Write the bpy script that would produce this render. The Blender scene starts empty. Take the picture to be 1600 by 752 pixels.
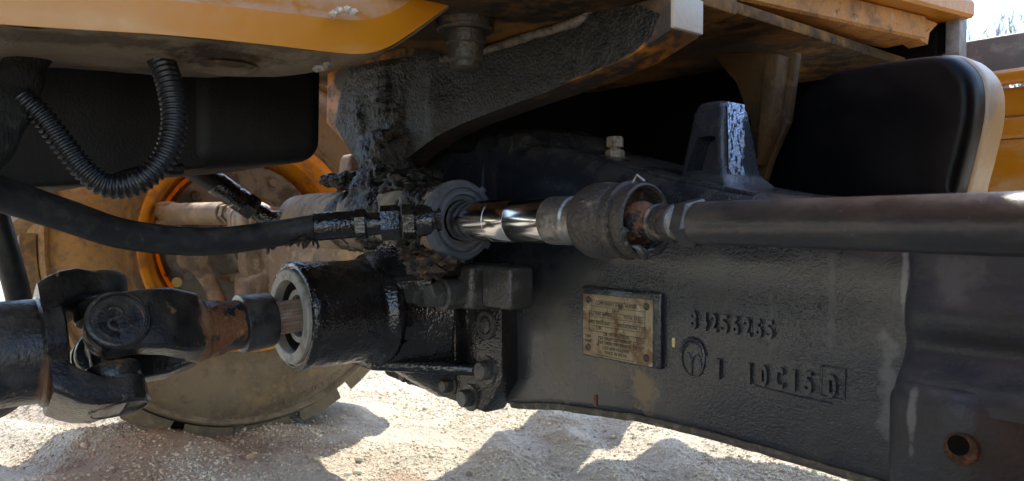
import bpy, bmesh, math, random
import numpy as np
from mathutils import Vector, Matrix, noise, Quaternion
random.seed(7); rng = np.random.default_rng(7)
SC = bpy.context.scene; COL = SC.collection
V = Vector; PI = math.pi

# ------------------------------------------------------------------ camera, world, sun, exposure
# world: X along the front axle (towards the near wheel), Y forward, Z up, metres
F_PX = 1155.0; PITCH = math.atan(31 / F_PX)
CAM = V((0.959, 0.0, 0.53))
FWD = V((-0.766, 0.643, 0)); RGT = V((0.643, 0.766, 0))
cd = bpy.data.cameras.new('camera'); cam = bpy.data.objects.new('camera', cd); COL.objects.link(cam)
cd.sensor_width = 36; cd.lens = 36 * F_PX / 1600; cd.clip_start = 0.02; cd.clip_end = 900
DIR = FWD * math.cos(PITCH) - V((0, 0, math.sin(PITCH)))
UP = FWD * math.sin(PITCH) + V((0, 0, math.cos(PITCH)))
cam.location = CAM; cam.rotation_euler = DIR.to_track_quat('-Z', 'Y').to_euler()
SC.camera = cam
cd.dof.use_dof = True; cd.dof.focus_distance = 0.9; cd.dof.aperture_fstop = 12

SUN_EL = math.radians(60)
sh = V((-0.637, 0.796, 0)).normalized()
SUN = sh * math.cos(SUN_EL) + V((0, 0, math.sin(SUN_EL)))
w = bpy.data.worlds.new('World'); SC.world = w; w.use_nodes = True
sky = w.node_tree.nodes.new('ShaderNodeTexSky'); sky.sky_type = 'NISHITA'; sky.sun_disc = False
sky.sun_elevation = SUN_EL; sky.sun_rotation = math.atan2(SUN.x, SUN.y); sky.air_density = 1.0; sky.dust_density = 0.6
bg = w.node_tree.nodes['Background']; bg.inputs[1].default_value = 0.15
w.node_tree.links.new(sky.outputs[0], bg.inputs[0])
sl = bpy.data.lights.new('sun', 'SUN'); sun = bpy.data.objects.new('sun', sl); COL.objects.link(sun)
sl.energy = 2.0; sl.angle = math.radians(0.5); sl.color = (1, 0.95, 0.86)
sun.rotation_euler = (-SUN).to_track_quat('-Z', 'Y').to_euler(); sun.location = (0, 0, 6)
SC.view_settings.view_transform = 'Standard'; SC.view_settings.look = 'None'
SC.view_settings.exposure = 1.95
SC.view_settings.use_white_balance = True; SC.view_settings.white_balance_temperature = 6850; SC.view_settings.white_balance_tint = 10; SC.view_settings.gamma = 1
SC.cycles.max_bounces = 8; SC.cycles.diffuse_bounces = 5
SC.cycles.use_denoising = True

# measuring helpers: a photograph pixel becomes a ray, met with a plane of the place
def ray(px, py): return DIR + RGT * ((px - 800) / F_PX) - UP * ((py - 376) / F_PX)
def at(px, py, t): return CAM + ray(px, py) * t
def onY(px, py, y): d = ray(px, py); return CAM + d * ((y - CAM.y) / d.y)
def onX(px, py, x): d = ray(px, py); return CAM + d * ((x - CAM.x) / d.x)
def onZ(px, py, z): d = ray(px, py); return CAM + d * ((z - CAM.z) / d.z)

# ------------------------------------------------------------------ geometry helpers
class G:
    def __init__(s): s.v = []; s.f = []
    def add(s, vs, fs):
        o = len(s.v); s.v += [V(p) for p in vs]; s.f += [tuple(i + o for i in f) for f in fs]; return s
    def frombm(s, bm):
        bm.verts.index_update(); s.add([v.co.copy() for v in bm.verts], [[v.index for v in f.verts] for f in bm.faces]); bm.free(); return s
    def box(s, x0, x1, y0, y1, z0, z1, b=0.0, seg=2, M=None):
        bm = bmesh.new(); bmesh.ops.create_cube(bm, size=1)
        for v in bm.verts: v.co = V(((x0 + x1) / 2 + v.co.x * (x1 - x0), (y0 + y1) / 2 + v.co.y * (y1 - y0), (z0 + z1) / 2 + v.co.z * (z1 - z0)))
        if b: bmesh.ops.bevel(bm, geom=bm.edges[:], offset=b, segments=seg, affect='EDGES', profile=.5)
        if M: bm.transform(M)
        return s.frombm(bm)
    def prism(s, pts, ext, b=0.0, seg=2, taper=1.0):
        n = len(pts); pts = [V(p) for p in pts]; ext = V(ext)
        c = sum(pts, V()) / n
        bm = bmesh.new()
        a = [bm.verts.new(p) for p in pts]; e = [bm.verts.new(c + (p - c) * taper + ext) for p in pts]
        bm.faces.new(a); bm.faces.new(e[::-1])
        for i in range(n): bm.faces.new((a[i], e[i], e[(i + 1) % n], a[(i + 1) % n]))
        bmesh.ops.recalc_face_normals(bm, faces=bm.faces[:])
        if b: bmesh.ops.bevel(bm, geom=bm.edges[:], offset=b, segments=seg, affect='EDGES', profile=.5, clamp_overlap=True)
        return s.frombm(bm)
    def loft(s, rings, cap=True):
        n = len(rings[0]); vs = [p for r in rings for p in r]; fs = []
        for k in range(len(rings) - 1):
            for i in range(n):
                j = (i + 1) % n; fs.append((k * n + i, k * n + j, (k + 1) * n + j, (k + 1) * n + i))
        if cap: fs.append(tuple(range(n))[::-1]); m = (len(rings) - 1) * n; fs.append(tuple(range(m, m + n)))
        return s.add(vs, fs)
    def lathe(s, o, ax, prof, n=48, cap=True, disp=None):
        o = V(o); ax = V(ax).normalized(); u = ax.orthogonal().normalized(); w_ = ax.cross(u)
        rings = []
        for (d, r) in prof:
            ring = []
            for i in range(n):
                a = 2 * PI * i / n; q = u * math.cos(a) + w_ * math.sin(a)
                p = o + ax * d + q * r
                if disp: p = p + q * disp(p)
                ring.append(p)
            rings.append(ring)
        return s.loft(rings, cap)
    def cyl(s, a, b, r, r2=None, n=32, ch=0.0):
        a = V(a); b = V(b); L = (b - a).length; r2 = r if r2 is None else r2
        pr = [(0, r), (L, r2)] if not ch else [(0, r - ch), (ch, r), (L - ch, r2), (L, r2 - ch)]
        return s.lathe(a, b - a, pr, n)
    def hexbolt(s, p, ax, r, h, washer=0.0, n=6, rot=0.0):
        p = V(p); ax = V(ax).normalized()
        if washer: s.lathe(p, ax, [(0, r * 1.5), (washer * .8, r * 1.5), (washer, r * 1.42)], 28); p = p + ax * washer
        u = ax.orthogonal().normalized(); u = Quaternion(ax, rot) @ u; w_ = ax.cross(u)
        rings = []
        for d, k in ((0, 1), (h * .82, 1), (h, .86)):
            rings.append([p + ax * d + (u * math.cos(2 * PI * i / n) + w_ * math.sin(2 * PI * i / n)) * r * k for i in range(n)])
        return s.loft(rings)
    def tube(s, path, rad, n=20, cap=True):
        path = [V(p) for p in path]
        if not hasattr(rad, '__len__'): rad = [rad] * len(path)
        T = [(path[min(i + 1, len(path) - 1)] - path[max(i - 1, 0)]).normalized() for i in range(len(path))]
        u = T[0].orthogonal().normalized(); rings = []
        for i, p in enumerate(path):
            if i: u = (u - T[i] * u.dot(T[i])).normalized()
            w_ = T[i].cross(u)
            rings.append([p + (u * math.cos(2 * PI * k / n) + w_ * math.sin(2 * PI * k / n)) * rad[i] for k in range(n)])
        return s.loft(rings, cap)

def spline(pts, per=12):
    pts = [V(p) for p in pts]; P = [pts[0] * 2 - pts[1]] + pts + [pts[-1] * 2 - pts[-2]]; out = []
    for i in range(1, len(P) - 2):
        a, b, c, d = P[i - 1:i + 3]
        for k in range(per):
            t = k / per
            out.append(.5 * ((2 * b) + (c - a) * t + (2 * a - 5 * b + 4 * c - d) * t * t + (3 * b - a - 3 * c + d) * t ** 3))
    out.append(pts[-1]); return out
def smooth_closed(pts, per=5):
    n = len(pts); out = []
    for i in range(n):
        a, b, c, d = pts[i - 1], pts[i], pts[(i + 1) % n], pts[(i + 2) % n]
        for k in range(per):
            t = k / per; out.append(.5 * ((2 * b) + (c - a) * t + (2 * a - 5 * b + 4 * c - d) * t * t + (3 * b - a - 3 * c + d) * t ** 3))
    return out
def resample(path, step):
    out = [path[0]]; acc = 0
    for a, b in zip(path, path[1:]):
        L = (b - a).length; d = step - acc
        while d <= L: out.append(a.lerp(b, d / L)); d += step
        acc = (acc + L) % step
    return out
def fbm(p, sc, oct=3): return noise.fractal(V(p) * sc, 1.0, 2.0, oct)

def thing(name, label, cat, loc=(0, 0, 0), group=None):
    o = bpy.data.objects.new(name, None); COL.objects.link(o); o.location = loc; o.empty_display_size = .05
    o['label'] = label; o['category'] = cat
    if group: o['group'] = group
    return o
def origin(o):
    p = V(o.location)
    while o.parent: o = o.parent; p += o.location
    return p
def part(name, g, mat, parent=None, ang=38, label=None, fix=True):
    me = bpy.data.meshes.new(name); base = origin(parent) if parent else V()
    me.from_pydata([tuple(p - base) for p in g.v], [], g.f); me.materials.append(mat)
    if fix:
        bm = bmesh.new(); bm.from_mesh(me); bmesh.ops.recalc_face_normals(bm, faces=bm.faces[:]); bm.to_mesh(me); bm.free()
    me.shade_smooth(); me.set_sharp_from_angle(angle=math.radians(ang)); me.update()
    o = bpy.data.objects.new(name, me); COL.objects.link(o)
    if parent: o.parent = parent
    if label: o['label'] = label
    return o
def repeat(src, parent, M):
    o = src.copy(); COL.objects.link(o); o.parent = parent; o.matrix_basis = M; return o

# ------------------------------------------------------------------ materials
class NT:
    def __init__(s, name):
        s.m = bpy.data.materials.new(name); s.m.use_nodes = True; s.t = s.m.node_tree; s.b = s.t.nodes['Principled BSDF']
        s.geo = s.n('ShaderNodeNewGeometry'); s.pos = s.geo.outputs['Position']
    def n(s, k, **kw):
        x = s.t.nodes.new(k)
        for a, b in kw.items(): setattr(x, a, b)
        return x
    def l(s, a, b): s.t.links.new(a, b)
    def noise(s, scale, detail=4, rough=.55, stretch=None, dist=0.0):
        x = s.n('ShaderNodeTexNoise'); x.inputs['Scale'].default_value = scale; x.inputs['Detail'].default_value = detail
        x.inputs['Roughness'].default_value = rough; x.inputs['Distortion'].default_value = dist
        src = s.pos
        if stretch:
            mp = s.n('ShaderNodeMapping'); mp.inputs['Scale'].default_value = stretch; s.l(src, mp.inputs[0]); src = mp.outputs[0]
        s.l(src, x.inputs['Vector']); return x.outputs[0]
    def ramp(s, v, lo, hi, a=0.0, b=1.0):
        x = s.n('ShaderNodeMapRange', interpolation_type='SMOOTHSTEP'); s.l(v, x.inputs[0])
        x.inputs[1].default_value = lo; x.inputs[2].default_value = hi; x.inputs[3].default_value = a; x.inputs[4].default_value = b
        return x.outputs[0]
    def math(s, op, a, b):
        x = s.n('ShaderNodeMath', operation=op); x.use_clamp = False
        for i, q in enumerate((a, b)):
            if isinstance(q, (int, float)): x.inputs[i].default_value = q
            else: s.l(q, x.inputs[i])
        return x.outputs[0]
    def mix(s, f, a, b):
        x = s.n('ShaderNodeMix', data_type='RGBA')
        if isinstance(f, (int, float)): x.inputs[0].default_value = f
        else: s.l(f, x.inputs[0])
        for i, q in ((6, a), (7, b)):
            if isinstance(q, tuple): x.inputs[i].default_value = (*q, 1)
            else: s.l(q, x.inputs[i])
        return x.outputs[2]
    def fmix(s, f, a, b):
        x = s.n('ShaderNodeMix', data_type='FLOAT'); s.l(f, x.inputs[0])
        for i, q in ((2, a), (3, b)):
            if isinstance(q, (int, float)): x.inputs[i].default_value = q
            else: s.l(q, x.inputs[i])
        return x.outputs[0]
    def spot(s, c, r, nz=None, amt=.5):
        a = s.n('ShaderNodeVectorMath', operation='SUBTRACT'); s.l(s.pos, a.inputs[0]); a.inputs[1].default_value = c
        d = s.n('ShaderNodeVectorMath', operation='DIVIDE'); s.l(a.outputs[0], d.inputs[0]); d.inputs[1].default_value = r
        e = s.n('ShaderNodeVectorMath', operation='LENGTH'); s.l(d.outputs[0], e.inputs[0])
        v = e.outputs[1]
        if nz is not None: v = s.math('ADD', v, s.math('MULTIPLY', s.math('SUBTRACT', nz, .5), amt * 4))
        return s.ramp(v, .35, 1.0, 1.0, 0.0)

def mk(name, base, rough=.5, metal=0.0, mixes=(), bumps=(), dust=None, spots=(), rvar=0.0, spec=.5, coat=0.0, bmask=None):
    """mixes: (colour, scale, lo, hi, stretch, roughness or None); bumps: (scale, detail, distance[, stretch]); spots: (centre, radii, colour, amount)"""
    t = NT(name); col = tuple(base); r = rough
    for mx in mixes:
        c, sc, lo, hi = mx[:4]; st = mx[4] if len(mx) > 4 else None
        f = t.ramp(t.noise(sc, 6, .62, st), lo, hi)
        col = t.mix(f, col, tuple(c))
        if len(mx) > 5 and mx[5] is not None: r = t.fmix(f, r, mx[5])
    if spots:
        nz = t.noise(60, 4, .6)
        for (c, rad, cc, amt) in spots:
            f = t.math('MULTIPLY', t.spot(c, rad, nz), amt); col = t.mix(f, col, tuple(cc)); r = t.fmix(f, r, max(rough, .7))
    if dust:
        sep = t.n('ShaderNodeSeparateXYZ'); t.l(t.geo.outputs['Normal'], sep.inputs[0])
        f = t.math('MULTIPLY', t.ramp(sep.outputs[2], .15, .95), dust[1])
        f = t.math('MULTIPLY', f, t.ramp(t.noise(35, 5, .6), .3, .65)); col = t.mix(f, col, tuple(dust[0])); r = t.fmix(f, r, .85)
    if rvar:
        f = t.noise(14, 5, .6); r = t.math('ADD', r, t.math('MULTIPLY', t.math('SUBTRACT', f, .5), rvar * 2))
    if isinstance(col, tuple): t.b.inputs['Base Color'].default_value = (*col, 1)
    else: t.l(col, t.b.inputs['Base Color'])
    if isinstance(r, (int, float)): t.b.inputs['Roughness'].default_value = r
    else: t.l(r, t.b.inputs['Roughness'])
    t.b.inputs['Metallic'].default_value = metal; t.b.inputs['Specular IOR Level'].default_value = spec
    t.b.inputs['Coat Weight'].default_value = coat; t.b.inputs['Coat Roughness'].default_value = .14
    nrm = None
    for bp in bumps:
        x = t.n('ShaderNodeBump'); x.inputs['Strength'].default_value = 1; x.inputs['Distance'].default_value = bp[2]
        h = t.noise(bp[0], bp[1], .55, bp[3] if len(bp) > 3 else None)
        if bmask and bp is bumps[0]: h = t.math('MULTIPLY', h, t.math('ADD', t.math('MULTIPLY', t.spot(bmask[0], bmask[1], t.noise(14, 3), .3), 1 - bmask[2]), bmask[2]))
        t.l(h, x.inputs['Height'])
        if nrm: t.l(nrm, x.inputs['Normal'])
        nrm = x.outputs[0]
    if nrm: t.l(nrm, t.b.inputs['Normal'])
    return t.m

DUST = (.32, .27, .2)
YB = .66
def bs(px, py, y=YB): return tuple(onY(px, py, y))
M_beam = mk('black axle paint', (.0098, .0125, .0185), .22,
    mixes=[((.030, .029, .027), 7, .45, .7, None, .42), ((.075, .072, .066), 30, .60, .76, (1.5, 1, .10), .6), ((.10, .09, .075), 170, .66, .74, None, .8)],
    bumps=[(300, 1, .0014), (14, 3, .0035), (600, 1, .0003)], dust=(DUST, .14), rvar=.1, spec=.5, coat=.3, bmask=(bs(1080, 480), (.26, .3, .16), .22),
    spots=[(bs(1003, 600), (.026, .05, .035), (.20, .135, .05), .6), (bs(955, 585), (.05, .05, .02), (.16, .115, .05), .35),
           (bs(1388, 610), (.011, .06, .062), (.16, .155, .145), .6), (bs(1413, 445), (.004, .06, .04), (.2, .195, .185), .7),
           (bs(1495, 430), (.02, .08, .03), (.12, .115, .11), .5),
           (bs(875, 540), (.03, .05, .08), (.09, .075, .05), .6), (bs(1300, 480), (.006, .05, .07), (.08, .08, .075), .5),
           (bs(1205, 520), (.004, .05, .05), (.07, .07, .065), .4)])
M_lug = mk('glossy dark lug paint', (.02, .022, .027), .26, mixes=[((.045, .044, .042), 20, .5, .7, None, .45), ((.12, .1, .08), 150, .66, .74, None, .7)], bumps=[(200, 2, .0007)], dust=(DUST, .15), spec=.5)
M_seam = mk('dusty seam with painted bounce', (.06, .05, .036), .55, mixes=[((.15, .12, .08), 50, .48, .65)], bumps=[(200, 3, .002)])  # lighter brown for dust plus bounce light along the bottom edge
M_arm = mk('brown casting dusty on top', (.20, .145, .10), .7, mixes=[((.11, .085, .065), 14, .45, .68), ((.36, .22, .10), 10, .52, .72), ((.32, .26, .19), 40, .5, .7)],
    bumps=[(120, 4, .003)], dust=((.5, .43, .33), .8))
M_oily = mk('oily black paint', (.006, .0055, .006), .13, mixes=[((.02, .017, .014), 22, .52, .72, None, .35), ((.010, .009, .009), 60, .5, .6, None, .2)],
    bumps=[(260, 1, .0011), (90, 2, .0010)], rvar=.06, dust=((.12, .1, .07), .2), spec=.55)
M_crust = mk('caked oily grime', (.0085, .007, .0052), .42, spec=.5, mixes=[((.028, .022, .016), 45, .45, .62, None, .6), ((.06, .048, .034), 190, .60, .72, None, .75), ((.09, .045, .012), 16, .62, .74, None, .7)],
    bumps=[(260, 2, .0036), (700, 2, .0008)], rvar=.15)
M_tar = mk('wet black grease', (.007, .0056, .0044), .36, spec=.4, mixes=[((.035, .026, .016), 50, .48, .62, None, .6), ((.07, .05, .03), 170, .60, .70, None, .75)], bumps=[(280, 3, .0028)], rvar=.1)
M_rustcrust = mk('rusty flaking grime', (.06, .035, .02), .7, mixes=[((.22, .10, .04), 120, .5, .62), ((.015, .012, .01), 60, .5, .6)], bumps=[(300, 5, .008)])
ORANGE = (.44, .155, .006)
M_orange = mk('orange machine paint', ORANGE, .34, mixes=[((.42, .17, .03), 7, .5, .75, None, .5), ((.2, .11, .05), 30, .66, .78, None, .75), ((.55, .36, .2), 18, .62, .8, None, .6)],
    bumps=[(90, 3, .0012)], dust=((.5, .44, .38), .6), rvar=.1)
M_orange_clean = mk('clean orange paint', ORANGE, .33,  mixes=[((.5, .2, .03), 9, .5, .8), ((.1, .06, .03), 60, .70, .76), ((.46, .28, .12), 5, .52, .75, (1, .5, 2.5), .45), ((.16, .10, .05), 34, .69, .76, None, .7)], bumps=[(60, 2, .0003)], spots=[((.35, .05, .69), (.1, .16, .1), (.42, .19, .06), .6)], dust=((.5, .44, .38), .5))
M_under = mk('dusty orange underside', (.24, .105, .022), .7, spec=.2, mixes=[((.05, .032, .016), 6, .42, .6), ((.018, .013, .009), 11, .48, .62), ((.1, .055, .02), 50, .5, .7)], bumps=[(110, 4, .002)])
M_gusset = mk('shade darkened orange gusset', (.085, .042, .013), .7, spec=.2, mixes=[((.03, .02, .012), 10, .45, .65), ((.14, .07, .025), 40, .52, .7)], bumps=[(140, 3, .0015)])  # darker version of the underside orange, standing in for shade
M_railunder = mk('dust caked steel underside', (.20, .145, .092), .85, spec=.2, mixes=[((.07, .05, .035), 12, .45, .65, (1, .35, 1)), ((.22, .17, .12), 24, .5, .7), ((.22, .10, .03), 9, .58, .72)],
    bumps=[(160, 5, .002), (25, 3, .004)], spots=[(tuple(onZ(345, 97, .665)), (.03, .06, .03), (.035, .018, .010), .9), (tuple(onZ(120, 60, .665)), (.02, .12, .03), (.05, .035, .025), .6)])
M_rustyrail = mk('rusty orange rail', (.42, .17, .03), .6, mixes=[((.20, .10, .045), 22, .46, .65, None, .8), ((.05, .04, .032), 34, .60, .72, None, .8), ((.4, .3, .24), 50, .6, .72, None, .8)], bumps=[(180, 4, .0025)])
M_white = mk('pale edge coat', (.5, .43, .34), .55, mixes=[((.5, .25, .06), 30, .55, .7)], bumps=[(150, 3, .001)])
M_rust = mk('rust over black paint', (.15, .055, .02), .8, mixes=[((.015, .014, .014), 34, .50, .56, None, .4), ((.34, .15, .04), 60, .55, .7)], bumps=[(220, 5, .003)])
M_shaft = mk('chipped black shaft paint', (.0095, .009, .0095), .29, mixes=[((.03, .03, .03), 18, .5, .7, None, .55), ((.20, .09, .03), 38, .62, .68, None, .8), ((.42, .4, .37), 170, .72, .76, None, .7)],
    bumps=[(220, 3, .0009), (50, 3, .0008)], dust=(DUST, .25), rvar=.1, spec=.45,
    spots=[((.071, .245, .362), (.03, .055, .012), (.24, .10, .03), .85), ((.02, .291, .388), (.07, .011, .07), (.22, .09, .03), .75), ((.06, .17, .375), (.03, .03, .010), (.2, .09, .03), .8), ((.05, .12, .345), (.03, .008, .05), (.16, .07, .03), .6)])
M_shaftedge = mk('rust edged yoke steel', (.03, .026, .023), .5, mixes=[((.16, .075, .03), 40, .52, .62, None, .8), ((.25, .22, .18), 130, .66, .72, None, .7)], bumps=[(200, 4, .002)])
M_chrome = mk('polished chrome', (.62, .60, .58), .16, 1.0)
M_steel = mk('worn bare steel', (.30, .285, .26), .42, .85, mixes=[((.14, .12, .1), 30, .5, .65, None, .6), ((.42, .38, .32), 80, .58, .7, None, .5)], bumps=[(180, 3, .001)])
M_ball = mk('dirty forged steel', (.062, .052, .043), .46, .35, mixes=[((.05, .045, .042), 24, .48, .62, None, .45), ((.22, .17, .12), 70, .56, .7, None, .7)], bumps=[(60, 5, .0035), (240, 4, .0015)], rvar=.1)
M_face = mk('dusty seal ring', (.25, .23, .19), .65, mixes=[((.14, .13, .11), 60, .5, .65), ((.05, .045, .04), 90, .66, .74)], bumps=[(260, 4, .0018)])
M_seal = mk('dark seal rubber', (.018, .016, .014), .6, spec=.25, mixes=[((.06, .05, .04), 40, .55, .7)], bumps=[(200, 2, .0003)])
M_oilbolt = mk('oily dark bolt paint', (.034, .031, .027), .3, mixes=[((.07, .062, .052), 50, .5, .66, None, .5)], bumps=[(260, 2, .0014)], dust=((.12, .1, .07), .3))
M_gland = mk('slate grey gland ring', (.05, .055, .065), .5, mixes=[((.1, .1, .1), 50, .5, .7)], bumps=[(200, 3, .0008)], dust=(DUST, .4))
M_spline = mk('brown oxidised splines', (.30, .20, .15), .45, .3, mixes=[((.42, .31, .24), 60, .5, .65)], bumps=[(200, 3, .001)])
M_rod = mk('dusty brown tie rod', (.043, .043, .046), .30, .45, mixes=[((.085, .075, .068), 40, .45, .7, (.3, 1, 1), .4), ((.035, .033, .034), 14, .5, .7, (.3, 1, 1), .28), ((.2, .18, .15), 150, .66, .74, None, .6), ((.10, .05, .03), 60, .64, .72, None, .6)], bumps=[(160, 3, .0006)], rvar=.06, dust=(DUST, .2))
M_rodfar = mk('dusty pale tie rod', (.2, .15, .1), .5, .3, mixes=[((.34, .24, .14), 25, .45, .7)], bumps=[(160, 3, .001)], dust=((.6, .52, .42), .8))
M_rubber = mk('black hose rubber', (.010, .010, .012), .48, spec=.35, mixes=[((.028, .026, .021), 80, .5, .68, None, .7)], bumps=[(300, 3, .0005)], dust=(DUST, .15), rvar=.1)
M_plastic = mk('glossy black conduit plastic', (.005, .005, .005), .3, spec=.4, mixes=[((.06, .055, .05), 60, .6, .75, None, .6)])
M_sleeve = mk('woven black sleeve', (.012, .011, .009), .85, spec=.1, bumps=[(420, 2, .003, (1, 1, .5))], mixes=[((.03, .027, .022), 60, .5, .7)])
M_pan = mk('satin black pan paint', (.0055, .005, .005), .5, spec=.22, mixes=[((.012, .010, .009), 12, .48, .7, None, .6), ((.05, .045, .036), 140, .70, .78, None, .8)], bumps=[(420, 2, .0005)], rvar=.08)
M_tank = mk('satin black plastic tank', (.003, .003, .004), .28, spec=.14, mixes=[((.007, .006, .007), 8, .48, .7, None, .4), ((.06, .06, .06), 260, .74, .78)], bumps=[(500, 2, .0002)])
M_tan = mk('tan tank side', (.42, .25, .10), .38, mixes=[((.30, .2, .12), 20, .5, .7)], bumps=[(200, 2, .0005)])  # tan for the tank's side band
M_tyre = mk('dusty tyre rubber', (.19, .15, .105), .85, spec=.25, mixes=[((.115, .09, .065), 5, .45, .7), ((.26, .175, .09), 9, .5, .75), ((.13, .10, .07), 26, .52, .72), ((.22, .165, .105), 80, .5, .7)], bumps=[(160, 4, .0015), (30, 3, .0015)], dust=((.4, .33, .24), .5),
    spots=[((-.9, .33, .5), (.2, .17, .34), (.42, .24, .07), .6), ((-.87, .52, .62), (.2, .2, .12), (.38, .22, .07), .5)])  # spots paint orange bounce light on the tyre's left side
M_rim = mk('orange rim paint', (.62, .25, .012), .45, mixes=[((.35, .14, .03), 18, .48, .66, None, .7), ((.12, .08, .05), 40, .62, .72, None, .8)], bumps=[(160, 3, .0012)])
M_disc = mk('oil stained grey hub', (.17, .165, .155), .5, mixes=[((.05, .045, .04), 14, .48, .62), ((.2, .17, .13), 40, .55, .7)], bumps=[(120, 3, .001)])
M_yellow = mk('yellow paint dab', (.55, .42, .16), .6)
M_plate = mk('grimy brass nameplate', (.27, .205, .115), .55, .1, mixes=[((.17, .10, .045), 38, .46, .62, None, .8), ((.36, .31, .21), 75, .56, .68, None, .5), ((.07, .045, .022), 90, .62, .70, None, .85)], bumps=[(400, 3, .0006)])
M_ink = mk('black nameplate ink', (.035, .027, .018), .6, mixes=[((.16, .11, .06), 200, .55, .68)])
M_weld = mk('dirty weld metal', (.2, .16, .12), .55, .3, bumps=[(240, 3, .003)], mixes=[((.07, .05, .035), 50, .5, .62)])
M_bolt = mk('dark bolt steel', (.06, .05, .04), .48, .4, mixes=[((.15, .1, .06), 40, .52, .66, None, .7)], bumps=[(250, 3, .0015)])
M_fit = mk('tan oxidised fitting', (.30, .23, .16), .5, .3, mixes=[((.14, .1, .07), 60, .5, .65)])
M_dark = mk('deep black frame and shade', (.004, .0035, .003), .8, spec=.08, bumps=[(120, 3, .002)])  # near black, standing in for deep shade under the frame and in the hole
M_grey = mk('grey weathered steel', (.15, .14, .14), .5, mixes=[((.30, .27, .25), 20, .5, .7), ((.2, .1, .04), 40, .62, .72)], bumps=[(150, 3, .001)], dust=((.7, .68, .66), .5))
M_blackhole = mk('rusty drilled hole', (.05, .022, .010), .9, mixes=[((.12, .055, .02), 150, .5, .62)], bumps=[(300, 4, .004)])
M_silver = mk('scuff with sky sheen', (.40, .50, .68), .28, .9, mixes=[((.03, .03, .034), 170, .52, .56, (1, 1, .5), .5)], bumps=[(300, 3, .002)])  # bluish tone is sky reflection put into the colour
M_bark = mk('grey bark', (.09, .07, .06), .9)

# ------------------------------------------------------------------ ground
def ground():
    def axis(a, b, step, far):
        fine = list(np.arange(a, b, step)); out = []; s = step; x = a
        while x > -far: s *= 1.35; x -= s; out.append(x)
        hi = []; s = step; x = fine[-1]
        while x < far: s *= 1.35; x += s; hi.append(x)
        return np.array(out[::-1] + fine + hi)
    xs = axis(-2.5, .7, .011, 400); ys = axis(-.35, 3.1, .011, 400)
    nx, ny = len(xs), len(ys)
    P = np.zeros((ny, nx, 3)); P[..., 0] = xs[None]; P[..., 1] = ys[:, None]
    for j, y in enumerate(ys):
        for i, x in enumerate(xs):
            if -2.9 < x < 1.1 and -.8 < y < 3.6: P[j, i, 2] = height(x, y)
    idx = np.arange(nx * ny).reshape(ny, nx)
    q = np.stack([idx[:-1, :-1], idx[:-1, 1:], idx[1:, 1:], idx[1:, :-1]], -1).reshape(-1, 4)
    me = bpy.data.meshes.new('ground'); me.vertices.add(nx * ny); me.vertices.foreach_set('co', P.reshape(-1))
    me.loops.add(q.size); me.loops.foreach_set('vertex_index', q.reshape(-1)); me.polygons.add(len(q))
    me.polygons.foreach_set('loop_start', np.arange(len(q)) * 4); me.update(calc_edges=True); me.shade_smooth()
    t = NT('pale crushed stone ground')
    c = t.mix(t.ramp(t.noise(3.2, 5, .6), .42, .62), (.72, .655, .53), (.62, .555, .44))
    c = t.mix(t.ramp(t.noise(60, 5, .7), .45, .7), c, (.76, .70, .58))
    nz = t.noise(9, 5, .6); BR = (.46, .31, .205)
    for (px, py, rx, ry, a) in ((180, 735, .30, .17, .9), (330, 700, .25, .16, .6), (120, 650, .22, .06, .5), (190, 690, .1, .1, .6), (660, 650, .05, .05, .35), (640, 745, .12, .05, .7), (870, 665, .1, .06, .6), (440, 715, .3, .2, .35), (880, 690, .12, .06, .6), (780, 715, .12, .05, .45), (960, 660, .08, .05, .4)):
        p = onZ(px, py, 0); c = t.mix(t.math('MULTIPLY', t.spot((p.x, p.y, 0), (rx, ry, 1), nz, .4), a), c, BR)
    t.l(c, t.b.inputs['Base Color']); t.b.inputs['Roughness'].default_value = .95; t.b.inputs['Specular IOR Level'].default_value = .2
    b = t.n('ShaderNodeBump'); b.inputs['Distance'].default_value = .012; t.l(t.noise(130, 5, .65), b.inputs['Height']); b2 = t.n('ShaderNodeBump'); b2.inputs['Distance'].default_value = .03; t.l(t.noise(38, 3, .6), b2.inputs['Height']); t.l(b2.outputs[0], b.inputs['Normal']); t.l(b.outputs[0], t.b.inputs['Normal'])
    me.materials.append(t.m)
    o = bpy.data.objects.new('ground', me); COL.objects.link(o); o['kind'] = 'structure'
RUT = onZ(60, 650, 0)
def height(x, y):
    h = .022 * noise.noise(V((x * 1.7, y * 1.7, 3))) + .013 * noise.noise(V((x * 6, y * 6, 8))) + .006 * noise.noise(V((x * 19, y * 19, 1))) + .003 * noise.noise(V((x * 55, y * 55, 5)))
    d = abs((x + 1.45) * .75 + (y - .35) * .35)           # old tread ruts left of the wheel
    h += .034 * math.exp(-(d / .5) ** 2) * math.sin(((x + 1.45) * -.45 + (y - .35) * .9) * 26 + 1.5 * noise.noise(V((x * 2, y * 2, 0))))
    q = onZ(215, 700, 0); h += .045 * math.exp(-(((x - q.x) / .16) ** 2 + ((y - q.y) / .12) ** 2))   # dirt pushed up in front of the tyre
    q = onZ(880, 700, 0); h += .012 * math.exp(-(((x - q.x) / .35) ** 2 + ((y - q.y) / .3) ** 2)) * math.sin((x * .5 + y) * 30)
    fade = min(1, max(0, (x + 2.9) / .4), max(0, (1.1 - x) / .4), max(0, (y + .8) / .4), max(0, (3.6 - y) / .5))
    return h * fade
ground()

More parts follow.
